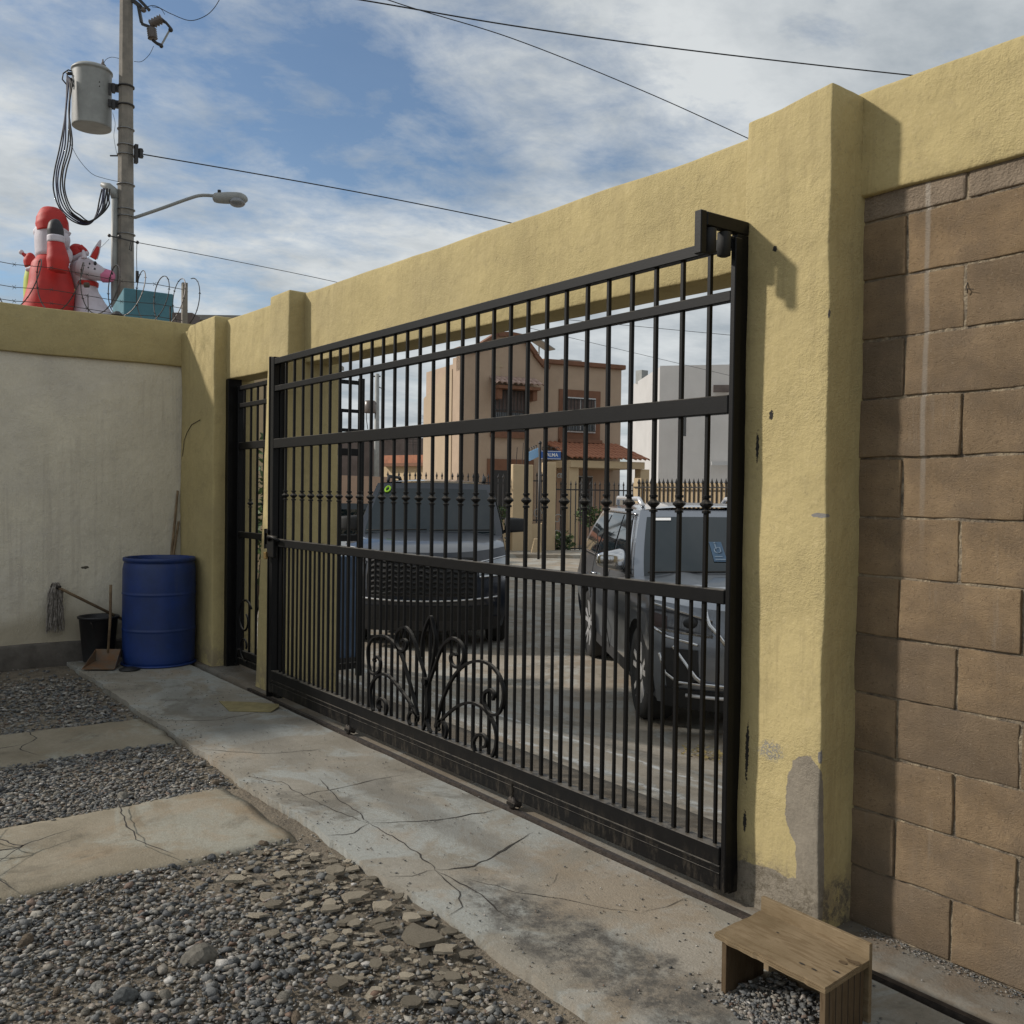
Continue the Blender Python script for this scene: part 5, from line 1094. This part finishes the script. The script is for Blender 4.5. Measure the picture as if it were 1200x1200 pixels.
tx = bpy.data.curves.new('lettering', 'FONT'); tx.body = 'PALMA'; tx.size = .135; tx.extrude = .002; tx.align_x = 'CENTER'; tx.align_y = 'CENTER'; tx.offset = .002
tob = bpy.data.objects.new('lettering_curve', tx); col.objects.link(tob); bpy.context.view_layer.update(); tm = bpy.data.meshes.new_from_object(tob.evaluated_get(bpy.context.evaluated_depsgraph_get())); bpy.data.objects.remove(tob)
tm.transform(Matrix(((d.x, 0, nn.x, 0), (d.y, 0, nn.y, 0), (0, 1, 0, 0), (0, 0, 0, 1)))); tm.materials.clear(); to = link('lettering', tm, M['white'], sg); to.location = pA+d*ln_*.50+nn*.0135-sg.location

# pale grey building at the right
gb0 = at(771, 583, 40.0); gb0.z = -.28; g1 = at(738, 583, 46); g1.z = -.28; gtop = at(771, 429, 40).z
gb = thing('pale_grey_building', tuple(gb0), 'tall plain pale grey building right of the tan house', 'building')
e_ = at(980, 583, 38.3); e_.z = -.28
def wallq(a, b, th, z1a, z1b=None, z0=-.28):
    z1b = z1b or z1a; d_ = (b-a).normalized(); n_ = Vector((-d_.y, d_.x, 0)); n_ = n_ if n_.dot(a-CAM) > 0 else -n_
    P = [Vector((a.x, a.y, z0)), Vector((b.x, b.y, z0)), Vector((b.x, b.y, z0))+n_*th, Vector((a.x, a.y, z0))+n_*th]; Q_ = [Vector((p.x, p.y, z)) for p, z in zip(P, (z1a, z1b, z1b, z1a))]
    mb = MB(); mb.add(P+Q_, [(3, 2, 1, 0), (4, 5, 6, 7), (0, 1, 5, 4), (1, 2, 6, 5), (2, 3, 7, 6), (3, 0, 4, 7)]); return mb
P0(gb, wallq(gb0, e_, .3, gtop), 'wall', M['grey_house']); P0(gb, wallq(gb0-(e_-gb0).normalized()*.002, g1, .3, gtop-.05, at(738, 452, 46).z), 'side_wall', M['grey_house'])
mb = MB(); q_ = at(752, 447, 44.5); mb.box((q_.x-.2, q_.y-.2, q_.z-.1), (q_.x+.2, q_.y+.2, q_.z+.5)); P0(gb, mb, 'roof_vent', M['grey_paint'])
for (u0, v0, u1, v1, m_, nme) in ((836, 451, 856, 459, 'far_block', 'window_hood'), (797, 488, 801, 511, 'win_glass', 'window'), (834, 541, 858, 545, 'white_frame', 'sill')):
    a, b = at(u0, v1, 39.0), at(u1, v0, 38.9); mb = wallq(Vector((a.x, a.y, 0)), Vector((b.x, b.y, 0)), .25, b.z, None, a.z); P0(gb, mb, nme, M[m_])
# cream fence wall in front of it
cw = thing('cream_fence', tuple(at(745, 640, 22)), 'cream wall with black iron pickets behind the graphite car', 'fence')
a, b = at(742, 583, 23.2), at(930, 583, 20.0); ztop = at(800, 566, 21.9).z
P0(cw, wallq(a, b, .15, ztop), 'wall', M['cream'])
mb = wallq(a+AA*-.1, a+(b-a).normalized()*.22+AA*-.1, .3, ztop+.12); P0(cw, mb, 'pillar', M['cream'])
n = 34
for k in range(n):
    c = a+(b-a)*(k+1.2)/(n+1)-AA*.12; mb = MB(); mb.bar((c.x, c.y, .3), (c.x, c.y, ztop-.02), .028, .028); mb.lathe([(.014, 0), (.04, .04), (.02, .08), (.002, .14)], (c.x, c.y, ztop-.03), 5); P0(cw, mb, 'picket', M['dark_iron'])
mb = MB(); mb.bar(a-AA*.12+Vector((0, 0, ztop-.1-a.z)), b-AA*.12+Vector((0, 0, ztop-.1-b.z)), .02, .03); P0(cw, mb, 'rail', M['dark_iron'])
# left background
lw_ = thing('salmon_wall', tuple(at(420, 640, 20)), 'pinkish tan garden wall behind the navy car', 'wall'); a, b = at(300, 583, 21), at(460, 583, 25); P0(lw_, wallq(a, b, .2, at(420, 557, 23).z), 'wall', M['salmon'])
lb_ = thing('distant_block_wall', tuple(at(465, 583, 46)), 'dark grey block building seen left of the tan house through the gate', 'building'); a, b = at(380, 583, 44), at(512, 583, 48); P0(lb_, wallq(a, b, 6, at(420, 513, 44).z, at(478, 513, 48).z), 'wall', M['far_block'])
mb = MB()
for k in range(5): q = at(430+8*k, 512, 45.5); mb.box((q.x-.15, q.y-.15, q.z), (q.x+.15, q.y+.15, q.z+.3))
P0(lb_, mb, 'parapet_post', M['dark_iron'])
sh = thing('small_tiled_house', tuple(at(480, 583, 34)), 'low cream house with terracotta eaves left of the tan house', 'house'); a, b = at(448, 583, 36), at(534, 583, 33.5); P0(sh, wallq(a, b, 4, at(470, 545, 35).z), 'wall', M['cream'])
a, b = at(446, 583, 35.7), at(536, 583, 33.2); zr_ = at(470, 546, 34.5).z; P0(sh, wallq(a, b, .5, zr_+.12, zr_+.12, zr_), 'eave', M['cornice']); P0(sh, wallq(a+AA*.2, b+AA*.2, 1.4, zr_+.42, zr_+.40, zr_+.125), 'roof', M['tile'])
# distant pole and aerials
dpz = at(441, 583, 45); dp2 = thing('distant_power_pole', (dpz.x, dpz.y, -.28), 'distant thin power pole with a transformer seen through the gate', 'utility pole')
mb = MB(); mb.tube([(dpz.x, dpz.y, -.28), tuple(at(442, 438, 45))], [.16, .10], 8); P0(dp2, mb, 'shaft', M['grey_paint'], True)
mb = MB(); q = at(433.5, 484, 44.8); mb.lathe([(.26, 0), (.28, .05), (.28, .52), (.2, .58)], tuple(q), 16); P0(dp2, mb, 'transformer', M['porcelain'], True)
mb = MB(); mb.bar(at(428, 472, 44.7), at(441, 473, 44.8), .06, .06); mb.bar(at(437, 441, 45), at(446, 441, 45), .06, .06); mb.bar(at(443, 453, 45), at(451, 457, 45), .04, .04); mb.tube([at(429, 473, 44.7), at(429.5, 492, 44.7), at(431, 503, 44.7)], .02, 4); P0(dp2, mb, 'crossarm', M['dark_iron'])
for (u, v0, v1, D_, lb) in ((497, 535, 488, 38, 'tall thin television aerial on the low roof left of the tan house'), (484, 540, 514, 38, 'short television aerial on the low roof')):
    p_, q_ = at(u, v0, D_), at(u, v1, D_); mb = MB(p_); mb.tube([p_, q_], .02, 5)
    for k in range(3): c = p_+(q_-p_)*(.72+.12*k); mb.bar(c-RR*.25, c+RR*.25, .014, .014)
    mb.bar(q_-RR*.1-AA*.3, q_+RR*.15+AA*.3, .014, .014); o = mb.build('tv_aerial', M['dark_iron']); tag(o, lb, 'aerial')

# plants
def shrub(name, c, rx, rz_, nleaf, leaf, label, cat, stem=True, m=M['bed_leaf'], seed=1):
    c = Vector(c); root = thing(name, tuple(c), label, cat); r_ = random.Random(seed); mb = MB()
    for k in range(nleaf):
        a = r_.uniform(0, 6.28); b = r_.uniform(-1, 1); rad = r_.random()**.45; p_ = c+Vector((rx*rad*math.cos(a)*math.sqrt(1-b*b), rx*rad*math.sin(a)*math.sqrt(1-b*b), rz_+rz_*rad*b))
        d_ = Vector((r_.uniform(-1, 1), r_.uniform(-1, 1), r_.uniform(-.6, .6))).normalized(); e_ = d_.cross(Vector((r_.uniform(-1, 1), r_.uniform(-1, 1), r_.uniform(-1, 1)))).normalized()
        l_ = leaf*r_.uniform(.6, 1.3); mb.add([p_, p_+d_*l_*.5+e_*l_*.25, p_+d_*l_, p_+d_*l_*.5-e_*l_*.25], [(0, 1, 2, 3)])
    P0(root, mb, 'foliage', m); mb = MB()
    for k in range(6): a = k*1.05; mb.tube([c, c+Vector((rx*.3*math.cos(a), rx*.3*math.sin(a), rz_*.9)), c+Vector((rx*.6*math.cos(a+.3), rx*.6*math.sin(a+.3), rz_*1.5))], [.02, .012, .004], 5)
    P0(root, mb, 'stem', M['bark']); return root
g_ = at(300, 583, 13); g_.z = -.28; shrub('climbing_shrub', g_, .9, 1.25, 900, .14, 'leafy climbing shrub glimpsed through the pedestrian gate', 'shrub', seed=2)
g_ = at(585, 612, 27.6); shrub('hanging_plant', (g_.x, g_.y, g_.z-.05), .28, .30, 140, .13, 'bushy plant on the low fence left of the cream pillar', 'plant', seed=3)
g_ = at(655, 640, 29); g_.z = -.28; shrub('green_bush', g_, .6, .35, 300, .16, 'low green bush behind the iron fence of the tan house', 'bush', seed=4)
g_ = at(690, 608, 29.4); g_.z = .5; shrub('potted_plant', g_, .45, .35, 260, .14, 'dark potted plant under the porch window', 'plant', seed=5)
g_ = at(825, 883, 6.3); mb = MB((g_.x, g_.y, gz(g_.x, g_.y)))
for k in range(160):
    p_ = Vector((g_.x+rng.gauss(0, .12), g_.y+rng.gauss(.05, .07), gz(g_.x, g_.y)+.01+abs(rng.gauss(0, .018)))); a = rng.uniform(0, 6.28); l_ = rng.uniform(.02, .05); d_ = Vector((math.cos(a), math.sin(a), rng.uniform(-.3, .5))); e_ = Vector((-math.sin(a), math.cos(a), 0)); mb.add([p_, p_+d_*l_*.5+e_*l_*.25, p_+d_*l_, p_+d_*l_*.5-e_*l_*.25], [(0, 1, 2, 3)])
o = mb.build('leaf_litter', M['dry_leaf']); tag(o, 'small heap of dry leaves on the ground in front of the graphite car', 'leaves', kind='stuff')

# ------------------------------------------------------------------ cars
def car(name, loc, heading, label, prm, paint):
    Lh, hw = prm['L']/2, prm['W']/2; K = .36; rw = prm['rw']; xfw, xrw = prm['xf'], prm['xr']; zs_, zw, zn, zr_ = .26, prm['zbelt'], prm['znose'], prm['H']
    root = thing(name, loc, label, 'car', 'cars parked outside the gate', rz=math.atan2(heading[1], heading[0]))
    def B(n, mb, m, smooth=True, par=None, solid=0, bevel=0, weld=True):
        o = mb.build(n, m, par or root, smooth, bevel, weld); o.location = (0, 0, 0)
        if solid: s = o.modifiers.new('t', 'SOLIDIFY'); s.thickness = solid; s.offset = -1
        return o
    xw = prm['xw']
    bul = lambda z: 1-.055*((z-.72)/.42)**2 if z < 1.2 else 1-.055*((1.2-.72)/.42)**2
    tilt = lambda z: .16*max(0, (z-.62)/.5)**2+.10*max(0, (.62-z)/.4)**2
    def ss(t_): t_ = min(1, max(0, t_)); return t_*t_*(3-2*t_)
    def zbelt(x):
        if x > xw: f = (x-xw)/(Lh-xw); return zw+(zn-zw)*f**1.9
        return zw+.05*min(1, (xw-x)/2.5)
    xf_ = lambda u: Lh-K*abs(u)**2.8
    xr_ = lambda u: -Lh+.22*abs(u)**3
    def zbot(x):
        z = zs_
        for c in (xfw, xrw):
            d_ = abs(x-c); ra = rw+.065
            if d_ < ra: z = max(z, rw+math.sqrt(ra*ra-d_*d_)*.98-.01)
        return z
    NX = 90
    for sgn in (-1, 1):
        mb = MB()
        def side(u, v):
            x = (-Lh+.22)+(Lh-K-(-Lh+.22))*u; zb = zbot(x); zt = zbelt(x); z = zb+(zt-zb)*v
            xx = x-(tilt(z)*ss((x-1.2)/(Lh-K-1.2)) if x > 1.2 else 0); crease = .012*math.exp(-((z-.88)/.03)**2)-.02*math.exp(-((z-.48)/.10)**2)
            return Vector((xx, sgn*(hw*bul(z)+crease), z))
        mb.grid(side, NX, 14); B('body_side', mb, paint)
        mb = MB()
        for c in (xfw, xrw):
            ra = rw+.060; P_ = []
            for k in range(19): a = math.pi*(-.06+1.12*k/18); P_.append(Vector((c+ra*math.cos(a), 0, rw+ra*math.sin(a))))
            for k in range(18):
                a, b = P_[k], P_[k+1]; ca, cb2 = Vector((c, 0, rw)), Vector((c, 0, rw)); ao, bo_ = ca+(a-ca)*1.14, cb2+(b-cb2)*1.14
                y_ = sgn*(hw*.985+.012); yi = sgn*(hw*.80)
                mb.add([(a.x, y_, a.z), (b.x, y_, b.z), (bo_.x, y_-sgn*.012, bo_.z), (ao.x, y_-sgn*.012, ao.z), (a.x, yi, a.z), (b.x, yi, b.z)], [(0, 1, 2, 3), (0, 4, 5, 1)])
            B('wheel_arch', mb, M['cladding'] if prm['clad'] else paint); mb = MB()
        mb = MB(); mb.box((xrw+rw+.1, sgn*hw*.93-.02, zs_-.03), (xfw-rw-.1, sgn*hw*.93+.03*1, zs_+.10)); B('sill', mb, M['cladding'], False, bevel=.01)
    mb = MB(); mb.grid(lambda u, v: (lambda uu, z: Vector((xf_(uu)-tilt(z), uu*hw*bul(z), z)))(2*u-1, (zs_-.02)+(zbelt(xf_(2*u-1))-(zs_-.02))*v), 40, 16); B('front_fascia', mb, paint)
    mb = MB(); mb.grid(lambda u, v: (lambda uu, z: Vector((xr_(uu)+.10*v*v, uu*hw*bul(z), z)))(2*u-1, zs_+(zbelt(-Lh)-zs_)*v), 30, 10); B('rear_fascia', mb, paint)
    mb = MB()
    def hood(u, v):
        uu = 2*u-1; zf_ = zbelt(xf_(uu)); xe = xf_(uu)-tilt(zf_); x = xw+(xe-xw)*v; ze = zbelt(xw+(xf_(uu)-xw)*v); z = ze+.055*(1-abs(uu)**2.5)*(1-v**4)+.018*math.exp(-((abs(uu)-.55)/.10)**2)*(1-v)
        return Vector((x, uu*hw*bul(ze), z))
    mb.grid(hood, 36, 24); B('hood', mb, paint)
    mb = MB(); mb.grid(lambda u, v: Vector((-Lh+.1+(xw+Lh-.1)*v, (2*u-1)*hw*bul(zw), zbelt(-Lh+.1+(xw+Lh-.1)*v)+.0)), 4, 20); B('beltline_deck', mb, M['cladding'])
    # greenhouse
    xt = prm['xt']; xrt = -Lh+.55; yb, yt = hw*.93, hw*prm['tumble']; zrf = zr_-.07
    def gside(sgn, s_, t_): # s along length at belt 0 rear..1 front; t height
        xb_ = (-Lh+.12)+(xw-.02+Lh-.12)*s_; xt_ = xrt+(xt-xrt)*s_; tt = t_**1.05
        return Vector((xb_+(xt_-xb_)*tt, sgn*(yb+(yt-yb)*tt**1.25), zbelt(xb_)+(zrf-zbelt(xb_))*t_))
    for sgn in (-1, 1):
        mb = MB(); mb.grid(lambda u, v: gside(sgn, u, v), 30, 8); B('pillar_panel', mb, paint)
        for s0, s1 in ((.06, .34), (.37, .655), (.685, .93)):
            def gl(u, v):
                lo, hi = .06, .90; s_ = s0+(s1-s0)*u
                if s1 > .9: s_ = s0+(s1-s0-.05*v)*u
                if s0 < .1: hi = .86
                p_ = gside(sgn, s_, lo+(hi-lo)*v); return p_+Vector((0, sgn*.008, .002))
            mb = MB(); mb.grid(gl, 8, 6); w_ = B('side_window', mb, M['car_glass'])
        mb = MB(); mb.tube([gside(sgn, k/16*.90+.05, .93)+Vector((0, sgn*.012, 0)) for k in range(17)], .010, 6); mb.tube([gside(sgn, k/16*.9+.05, .03)+Vector((0, sgn*.012, 0)) for k in range(17)], .010, 6)
        mb.tube([gside(sgn, .955-.035*(k/8)**3, .03+.9*k/8)+Vector((0, sgn*.012, 0)) for k in range(9)], .008, 6); B('window_trim', mb, M['chrome'] if prm['clad'] else M['cladding'])
        mb = MB(); mb.tube([Vector((xrt+.25, sgn*yt*.86, zr_-.03)), Vector((xrt+.35, sgn*yt*.88, zr_+.035)), Vector((xt-.5, sgn*yt*.88, zr_+.03)), Vector((xt-.35, sgn*yt*.87, zr_-.035))], .022, 8); B('roof_rail', mb, M['alloy'] if prm['clad'] else M['cladding'])
        # door seams and handles
        for s_ in (.36, .67): 
            mb = MB(); x = (-Lh+.12)+(xw+Lh-.14)*s_; mb.tube([(x, sgn*(hw*bul(z)+.002), z) for z in [max(zbot(x), zs_)+.05+(zw-.3)*k/8 for k in range(9)]], .004, 4); B('door_seam', mb, M['cladding'])
            mb = MB(); mb.tube([(x+.08, sgn*(hw*.99), zw-.12), (x+.12, sgn*(hw+.02), zw-.115), (x+.26, sgn*(hw+.02), zw-.11), (x+.30, sgn*(hw*.99), zw-.11)], .014, 6); B('door_handle', mb, M['chrome'])
        # mirror
        mx_, mz_ = xw-.22, zw+.13; mb = MB(); sz = prm['mir']
        rv, rf = rbox((-.07*sz, -.125*sz, -.08*sz), (.07*sz, .125*sz, .08*sz), .06, .05*sz if prm['clad'] else .035, 0)
        mb.add([Vector((mx_+p.x*(1-.4*sgn*p.y/.13)-.25*abs(p.y), sgn*(hw+.10)+p.y, mz_+p.z*(1+(-.35*sgn*p.y/.13 if prm['clad'] else -.1*sgn*p.y/.13)))) for p in rv], rf); m_ = B('mirror', mb, M['chrome'] if prm['clad'] else M['cladding'])
        mb = MB(); mb.bar((mx_-.02, sgn*hw*.93, zw+.04), (mx_-.01, sgn*(hw+.06), mz_-.06), .06, .04); s2_ = mb.build('mirror_arm', M['cladding'], m_); s2_.location = (0, 0, 0)
        # headlight
        def pf(uu, z, o_=.008): return Vector((xf_(uu)-tilt(z)+o_, uu*hw*bul(z)*(1.0+o_*.3), z))
        hl = prm['hl']; mb = MB()
        mb.grid(lambda u, v: pf(sgn*(hl[0]+(.995-hl[0])*u), (hl[1]+hl[4]*u)+(hl[2]-hl[1]-hl[3]*(1-u))*v), 10, 4); h_ = B('headlight', mb, M['lamp_glass'] if prm['clad'] else M['lamp_clear'])
        mb = MB(); mb.tube([pf(sgn*(hl[0]+(.995-hl[0])*k/8), hl[1]+hl[4]*k/8, .016) for k in range(9)], .011, 5); mb.tube([pf(sgn*(hl[0]+(.995-hl[0])*k/8), hl[2]-hl[3]*(1-k/8)+hl[4]*k/8, .016) for k in range(9)], .008, 5); s3 = mb.build('bezel', M['chrome'], h_); s3.location = (0, 0, 0)
        mb = MB(); mb.ball(pf(sgn*(hl[0]+.14), (hl[1]+hl[2])/2, .012), (.03, .06, .04), 12, 8); s3 = mb.build('projector', M['cable'], h_, True); s3.location = (0, 0, 0)
        if prm['clad']:
            mb = MB(); mb.grid(lambda u, v: pf(sgn*(.70+.22*u), .44+.22*v-.08*u*(1-v), .010), 5, 4); B('fog_recess', mb, M['cladding'])
            mb = MB(); mb.tube([pf(sgn*a_, b_, .022) for a_, b_ in ((.86, .68), (.72, .47), (.66, .42), (.3, .40), (.0, .40))], .016, 6); mb.tube([pf(sgn*a_, b_, .022) for a_, b_ in ((.95, .62), (.92, .48), (.84, .42), (.66, .42))], .013, 6); B('chrome_trim', mb, M['chrome'])
            mb = MB(); mb.tube([pf(sgn*a_, b_, .02) for a_, b_ in ((.66, .98), (.62, .84), (.56, .78), (.50, .70))], .018, 6); mb.tube([pf(sgn*a_, b_, .02) for a_, b_ in ((.99, .80), (.9, .74), (.7, .70))], .012, 6); B('lamp_blade', mb, M['chrome'])
            mb = MB(); mb.grid(lambda u, v: pf(sgn*(.90+.085*u), .78+.10*v+.02*u, .012), 4, 3); B('marker', mb, M['amber'])
    mb = MB(); mb.grid(lambda u, v: (lambda s_: Vector((s_[0], s_[1], s_[2])))(gside(1 if u > .5 else -1, 0, v)*1 if u in (0, 1) else (gside(-1, 0, v)*(1-u)+gside(1, 0, v)*u)), 8, 6); B('rear_window', mb, M['car_glass'])
    def ws(u, v, o_=0):
        a, b = gside(-1, 1, v), gside(1, 1, v); p_ = a*(1-u)+b*u; bow = (1-(2*u-1)**2); return p_+Vector((bow*(.16-.05*v)+o_, 0, bow*.01+o_*.6))
    mb = MB(); mb.grid(lambda u, v: ws(u, v), 18, 10); B('windshield_frame', mb, paint)
    mb = MB(); mb.grid(lambda u, v: ws(.045+.91*u, .02+.86*v, .008), 18, 10); wsh = B('windshield', mb, M['car_glass'])
    mb = MB(); mb.tube([ws(.06+.42*k/8, .05+.02*k/8, .03) for k in range(9)], .009, 5); mb.tube([ws(.50+.42*k/8, .06+.02*k/8, .03) for k in range(9)], .009, 5); B('wiper', mb, M['rubber'])
    def roof(u, v):
        a, b = gside(-1, v, 1), gside(1, v, 1); p_ = a*(1-u)+b*u; bow = (1-abs(2*u-1)**2.6); p_.z = zrf+.07*bow*(1-.5*(2*v-1)**4)+.0; p_.x += (1-(2*u-1)**2)*.11*v**4; return p_
    mb = MB(); mb.grid(roof, 16, 24); B('roof', mb, paint)
    # grille
    g0, g1_, gu = prm['gr']; mb = MB(); mb.grid(lambda u, v: (lambda uu, z: Vector((xf_(uu)-tilt(z)+.010, uu*hw*bul(z), z)))(gu*(2*u-1), g0+(g1_-g0)*v), 20, 6); gr_ = B('grille', mb, M['cladding'])
    mb = MB(); nb_ = prm['gn']
    for k in range(nb_):
        z = g0+(g1_-g0)*(k+.5)/nb_; mb.tube([Vector((xf_(gu*(2*i/14-1))-tilt(z)+.022, gu*(2*i/14-1)*hw*bul(z), z+(.012 if i % 2 else -.012)*prm['zig'])) for i in range(15)], prm['gt'], 5)
    s3 = mb.build('slat', M['chrome'] if prm['clad'] else M['rubber'], gr_, True); s3.location = (0, 0, 0)
    mb = MB(); loop = [(-gu, g0), (-gu*1.04, (g0+g1_)/2), (-gu, g1_), (0, g1_), (gu, g1_), (gu*1.04, (g0+g1_)/2), (gu, g0), (0, g0), (-gu, g0)]
    mb.tube([Vector((xf_(a)-tilt(z)+.02, a*hw*bul(z), z)) for a, z in loop], .016, 6); s3 = mb.build('surround', M['chrome'] if prm['clad'] else M['cladding'], gr_, True); s3.location = (0, 0, 0)
    mb = MB(); mb.grid(lambda u, v: (lambda uu, z: Vector((xf_(uu)-tilt(z)+.014, uu*hw*bul(z)*1.004, z)))(.96*(2*u-1), zs_-.04+.15*v), 30, 3); B('bumper_skirt', mb, M['cladding'])
    if prm['clad']:
        mb = MB(); mb.tube([Vector((xf_(a)-tilt(.33)+.03, a*hw*bul(.33), .33)) for a in [(-.8+1.6*i/16) for i in range(17)]], .014, 6); B('skid_trim', mb, M['alloy'])
    else:
        mb = MB(); z = .56; mb.tube([Vector((xf_(a)-tilt(z)+.02, a*hw*bul(z), z+.05*abs(a)**2)) for a in [(-.9+1.8*i/16) for i in range(17)]], .010, 6); B('bumper_line', mb, M['alloy'])
        mb = MB(); mb.grid(lambda u, v: (lambda uu, z: Vector((xf_(uu)-tilt(z)+.016, uu*hw*bul(z), z)))(.85*(2*u-1), .34+.16*v), 20, 3); B('air_intake', mb, M['rubber'])
    mb = MB(); mb.box((-Lh+.25, -hw*.72, .20), (Lh-.45, hw*.72, .62)); mb.box((xfw-.42, -hw*.90, .5), (xfw+.42, hw*.90, .62+.2)); mb.box((xrw-.42, -hw*.90, .5), (xrw+.42, hw*.90, .82)); B('underbody', mb, M['rubber'], False)
    # wheels
    tyr = MB(); tyr.lathe([(rw*.60, -.10), (rw*.70, -.115), (rw*.93, -.118), (rw*.985, -.095), (rw, -.05), (rw, .05), (rw*.985, .095), (rw*.93, .118), (rw*.70, .115), (rw*.60, .10)], (0, 0, 0), 40, 'Y')
    first_ = None
    for cx, sgn in ((xfw, -1), (xfw, 1), (xrw, -1), (xrw, 1)):
        o = tyr.build('wheel', M['tyre'], root, True); o.location = (cx, sgn*(hw*.985-.125), rw)
        mb = MB(); ro = rw*.73
        mb.lathe([(ro*.96, .04), (ro*1.03, .098), (ro*.99, .112), (ro*.93, .105), (ro*.90, .05)], (0, 0, 0), 36, 'Y')
        for k in range(5):
            for off in (-.16, .16):
                a = 2*math.pi*k/5+.3+off; a_in = 2*math.pi*k/5+.3+off*.55; mb.bar((ro*.16*math.cos(a_in), .085, ro*.16*math.sin(a_in)), (ro*.95*math.cos(a+off*.35), .10, ro*.95*math.sin(a+off*.35)), .042, .024, up=(0, 1, 0))
        mb.lathe([(ro*.24, .06), (ro*.24, .10), (ro*.12, .108)], (0, 0, 0), 16, 'Y')
        if sgn < 0: mb.v = [(x, -y, z) for x, y, z in mb.v]
        r_ = mb.build('rim', M['alloy'] if prm['clad'] else M['grey_paint'], o, False); r_.location = (0, 0, 0)
        mb = MB(); mb.lathe([(ro*.95, .03), (ro*.95, .035), (ro*.1, .035)], (0, 0, 0), 24, 'Y')
        if sgn < 0: mb.v = [(x, -y, z) for x, y, z in mb.v]
        r_ = mb.build('brake_disc', M['cladding'], o, False); r_.location = (0, 0, 0)
    return root, ws, wsh
def heading_pos(root_pt, hd, back): return (root_pt[0]-hd[0]*back, root_pt[1]-hd[1]*back)
hd = Vector((.84, -.545)).normalized(); lf = Vector((-hd.y, hd.x)) ; 
front_r = Vector((-3.585, 2.44)); axle = front_r+lf*.80; ctr = axle-hd*1.42
prmR = dict(L=4.72, W=1.86, H=1.68, rw=.365, xf=1.42, xr=-1.42, zbelt=1.06, znose=.93, xw=.98, xt=.20, tumble=.72, clad=True, mir=1.0, hl=(.60, .76, .93, .06, .03), gr=(.50, .90, .44), gn=7, zig=0, gt=.012)
carR, wsR, wshR = car('parked_suv', (ctr.x, ctr.y, -.275), hd, 'graphite grey compact suv parked behind the right half of the gate', prmR, M['grey_car_paint'])
hd2 = Vector((.815, -.58)).normalized(); lf2 = Vector((-hd2.y, hd2.x)); fc_ = Vector((-7.22, 2.52)); ctr2 = fc_-hd2*2.45
prmL = dict(L=4.95, W=1.92, H=1.93, rw=.39, xf=1.50, xr=-1.50, zbelt=1.22, znose=1.08, xw=1.05, xt=.42, tumble=.76, clad=False, mir=1.12, hl=(.66, .82, 1.02, .04, .02), gr=(.62, 1.02, .60), gn=7, zig=1, gt=.016)
carL, wsL, wshL = car('parked_car', (ctr2.x, ctr2.y, -.275), hd2, 'very dark navy car with black grille facing the left half of the gate', prmL, M['navy_paint'])
def on_glass(wsf, par, name, m, poly, o_=.014):
    mb = MB(); mb.add([wsf(u, v, o_) for u, v in poly], [tuple(range(len(poly)))]); o = mb.build(name, m, par); o.location = (0, 0, 0)
on_glass(wsR, wshR, 'visor_label', M['white'], [(.16, .83), (.28, .83), (.28, .87), (.16, .87)] if False else [(.08, .82), (.19, .82), (.19, .86), (.08, .86)])
def rect(u0, u1, v0, v1): return [(u0, v0), (u1, v0), (u1, v1), (u0, v1)]
PX, PZ = .385, .22
on_glass(wsR, wshR, 'disabled_permit', M['sticker_blue'], rect(PX, PX+.066, PZ, PZ+.28))
for r_ in (rect(.030, .038, .17, .25), rect(.030, .062, .19, .20), rect(.056, .064, .13, .20), rect(.010, .075, .02, .035), rect(.010, .060, .06, .072)): on_glass(wsR, wshR, 'permit_print', M['faint_print'], [(u_*.8+PX, v_+PZ) for u_, v_ in r_], .017)
mb = MB(); mb.tube([wsR(PX+.032+.015*math.cos(a), PZ+.155+.040*math.sin(a), .017) for a in [2.2+i*.4 for i in range(11)]], .004, 4); mb.ball(wsR(PX+.028, PZ+.26, .017), .008, 8, 6); o = mb.build('permit_print', M['faint_print'], wshR); o.location = (0, 0, 0)
mb = MB(); mb.tube([wsL(.115+.020*math.cos(a), .86+.055*math.sin(a), .018) for a in [i*.45 for i in range(15)]], .012, 5); o = mb.build('lime_sticker', M['lime_print'], wshL); o.location = (0, 0, 0)
# white van far left behind the navy car
wv = at(408, 583, 15.5); wv.z = -.27; wvn = thing('white_van', tuple(wv), 'white vehicle front glimpsed behind the left gate pillar', 'van')
mb = MB(); obox(mb, wv+Vector((0, 0, .3)), 1.5, 3.6, .62); P0(wvn, mb, 'body', M['white'], bevel=.12)
mb = MB(); obox(mb, wv+AA*.9+Vector((0, 0, .92)), 1.35, 2.5, .62); P0(wvn, mb, 'cabin', M['car_glass'], bevel=.10)
mb = MB()
for s in (-1, 1):
    c_ = wv+RR*s*.62+AA*.1+Vector((0, 0, .32)); mb.tube([c_+AA*.5-RR*.08, c_+AA*.5+RR*.08], .31, 20)
P0(wvn, mb, 'wheel', M['tyre'])
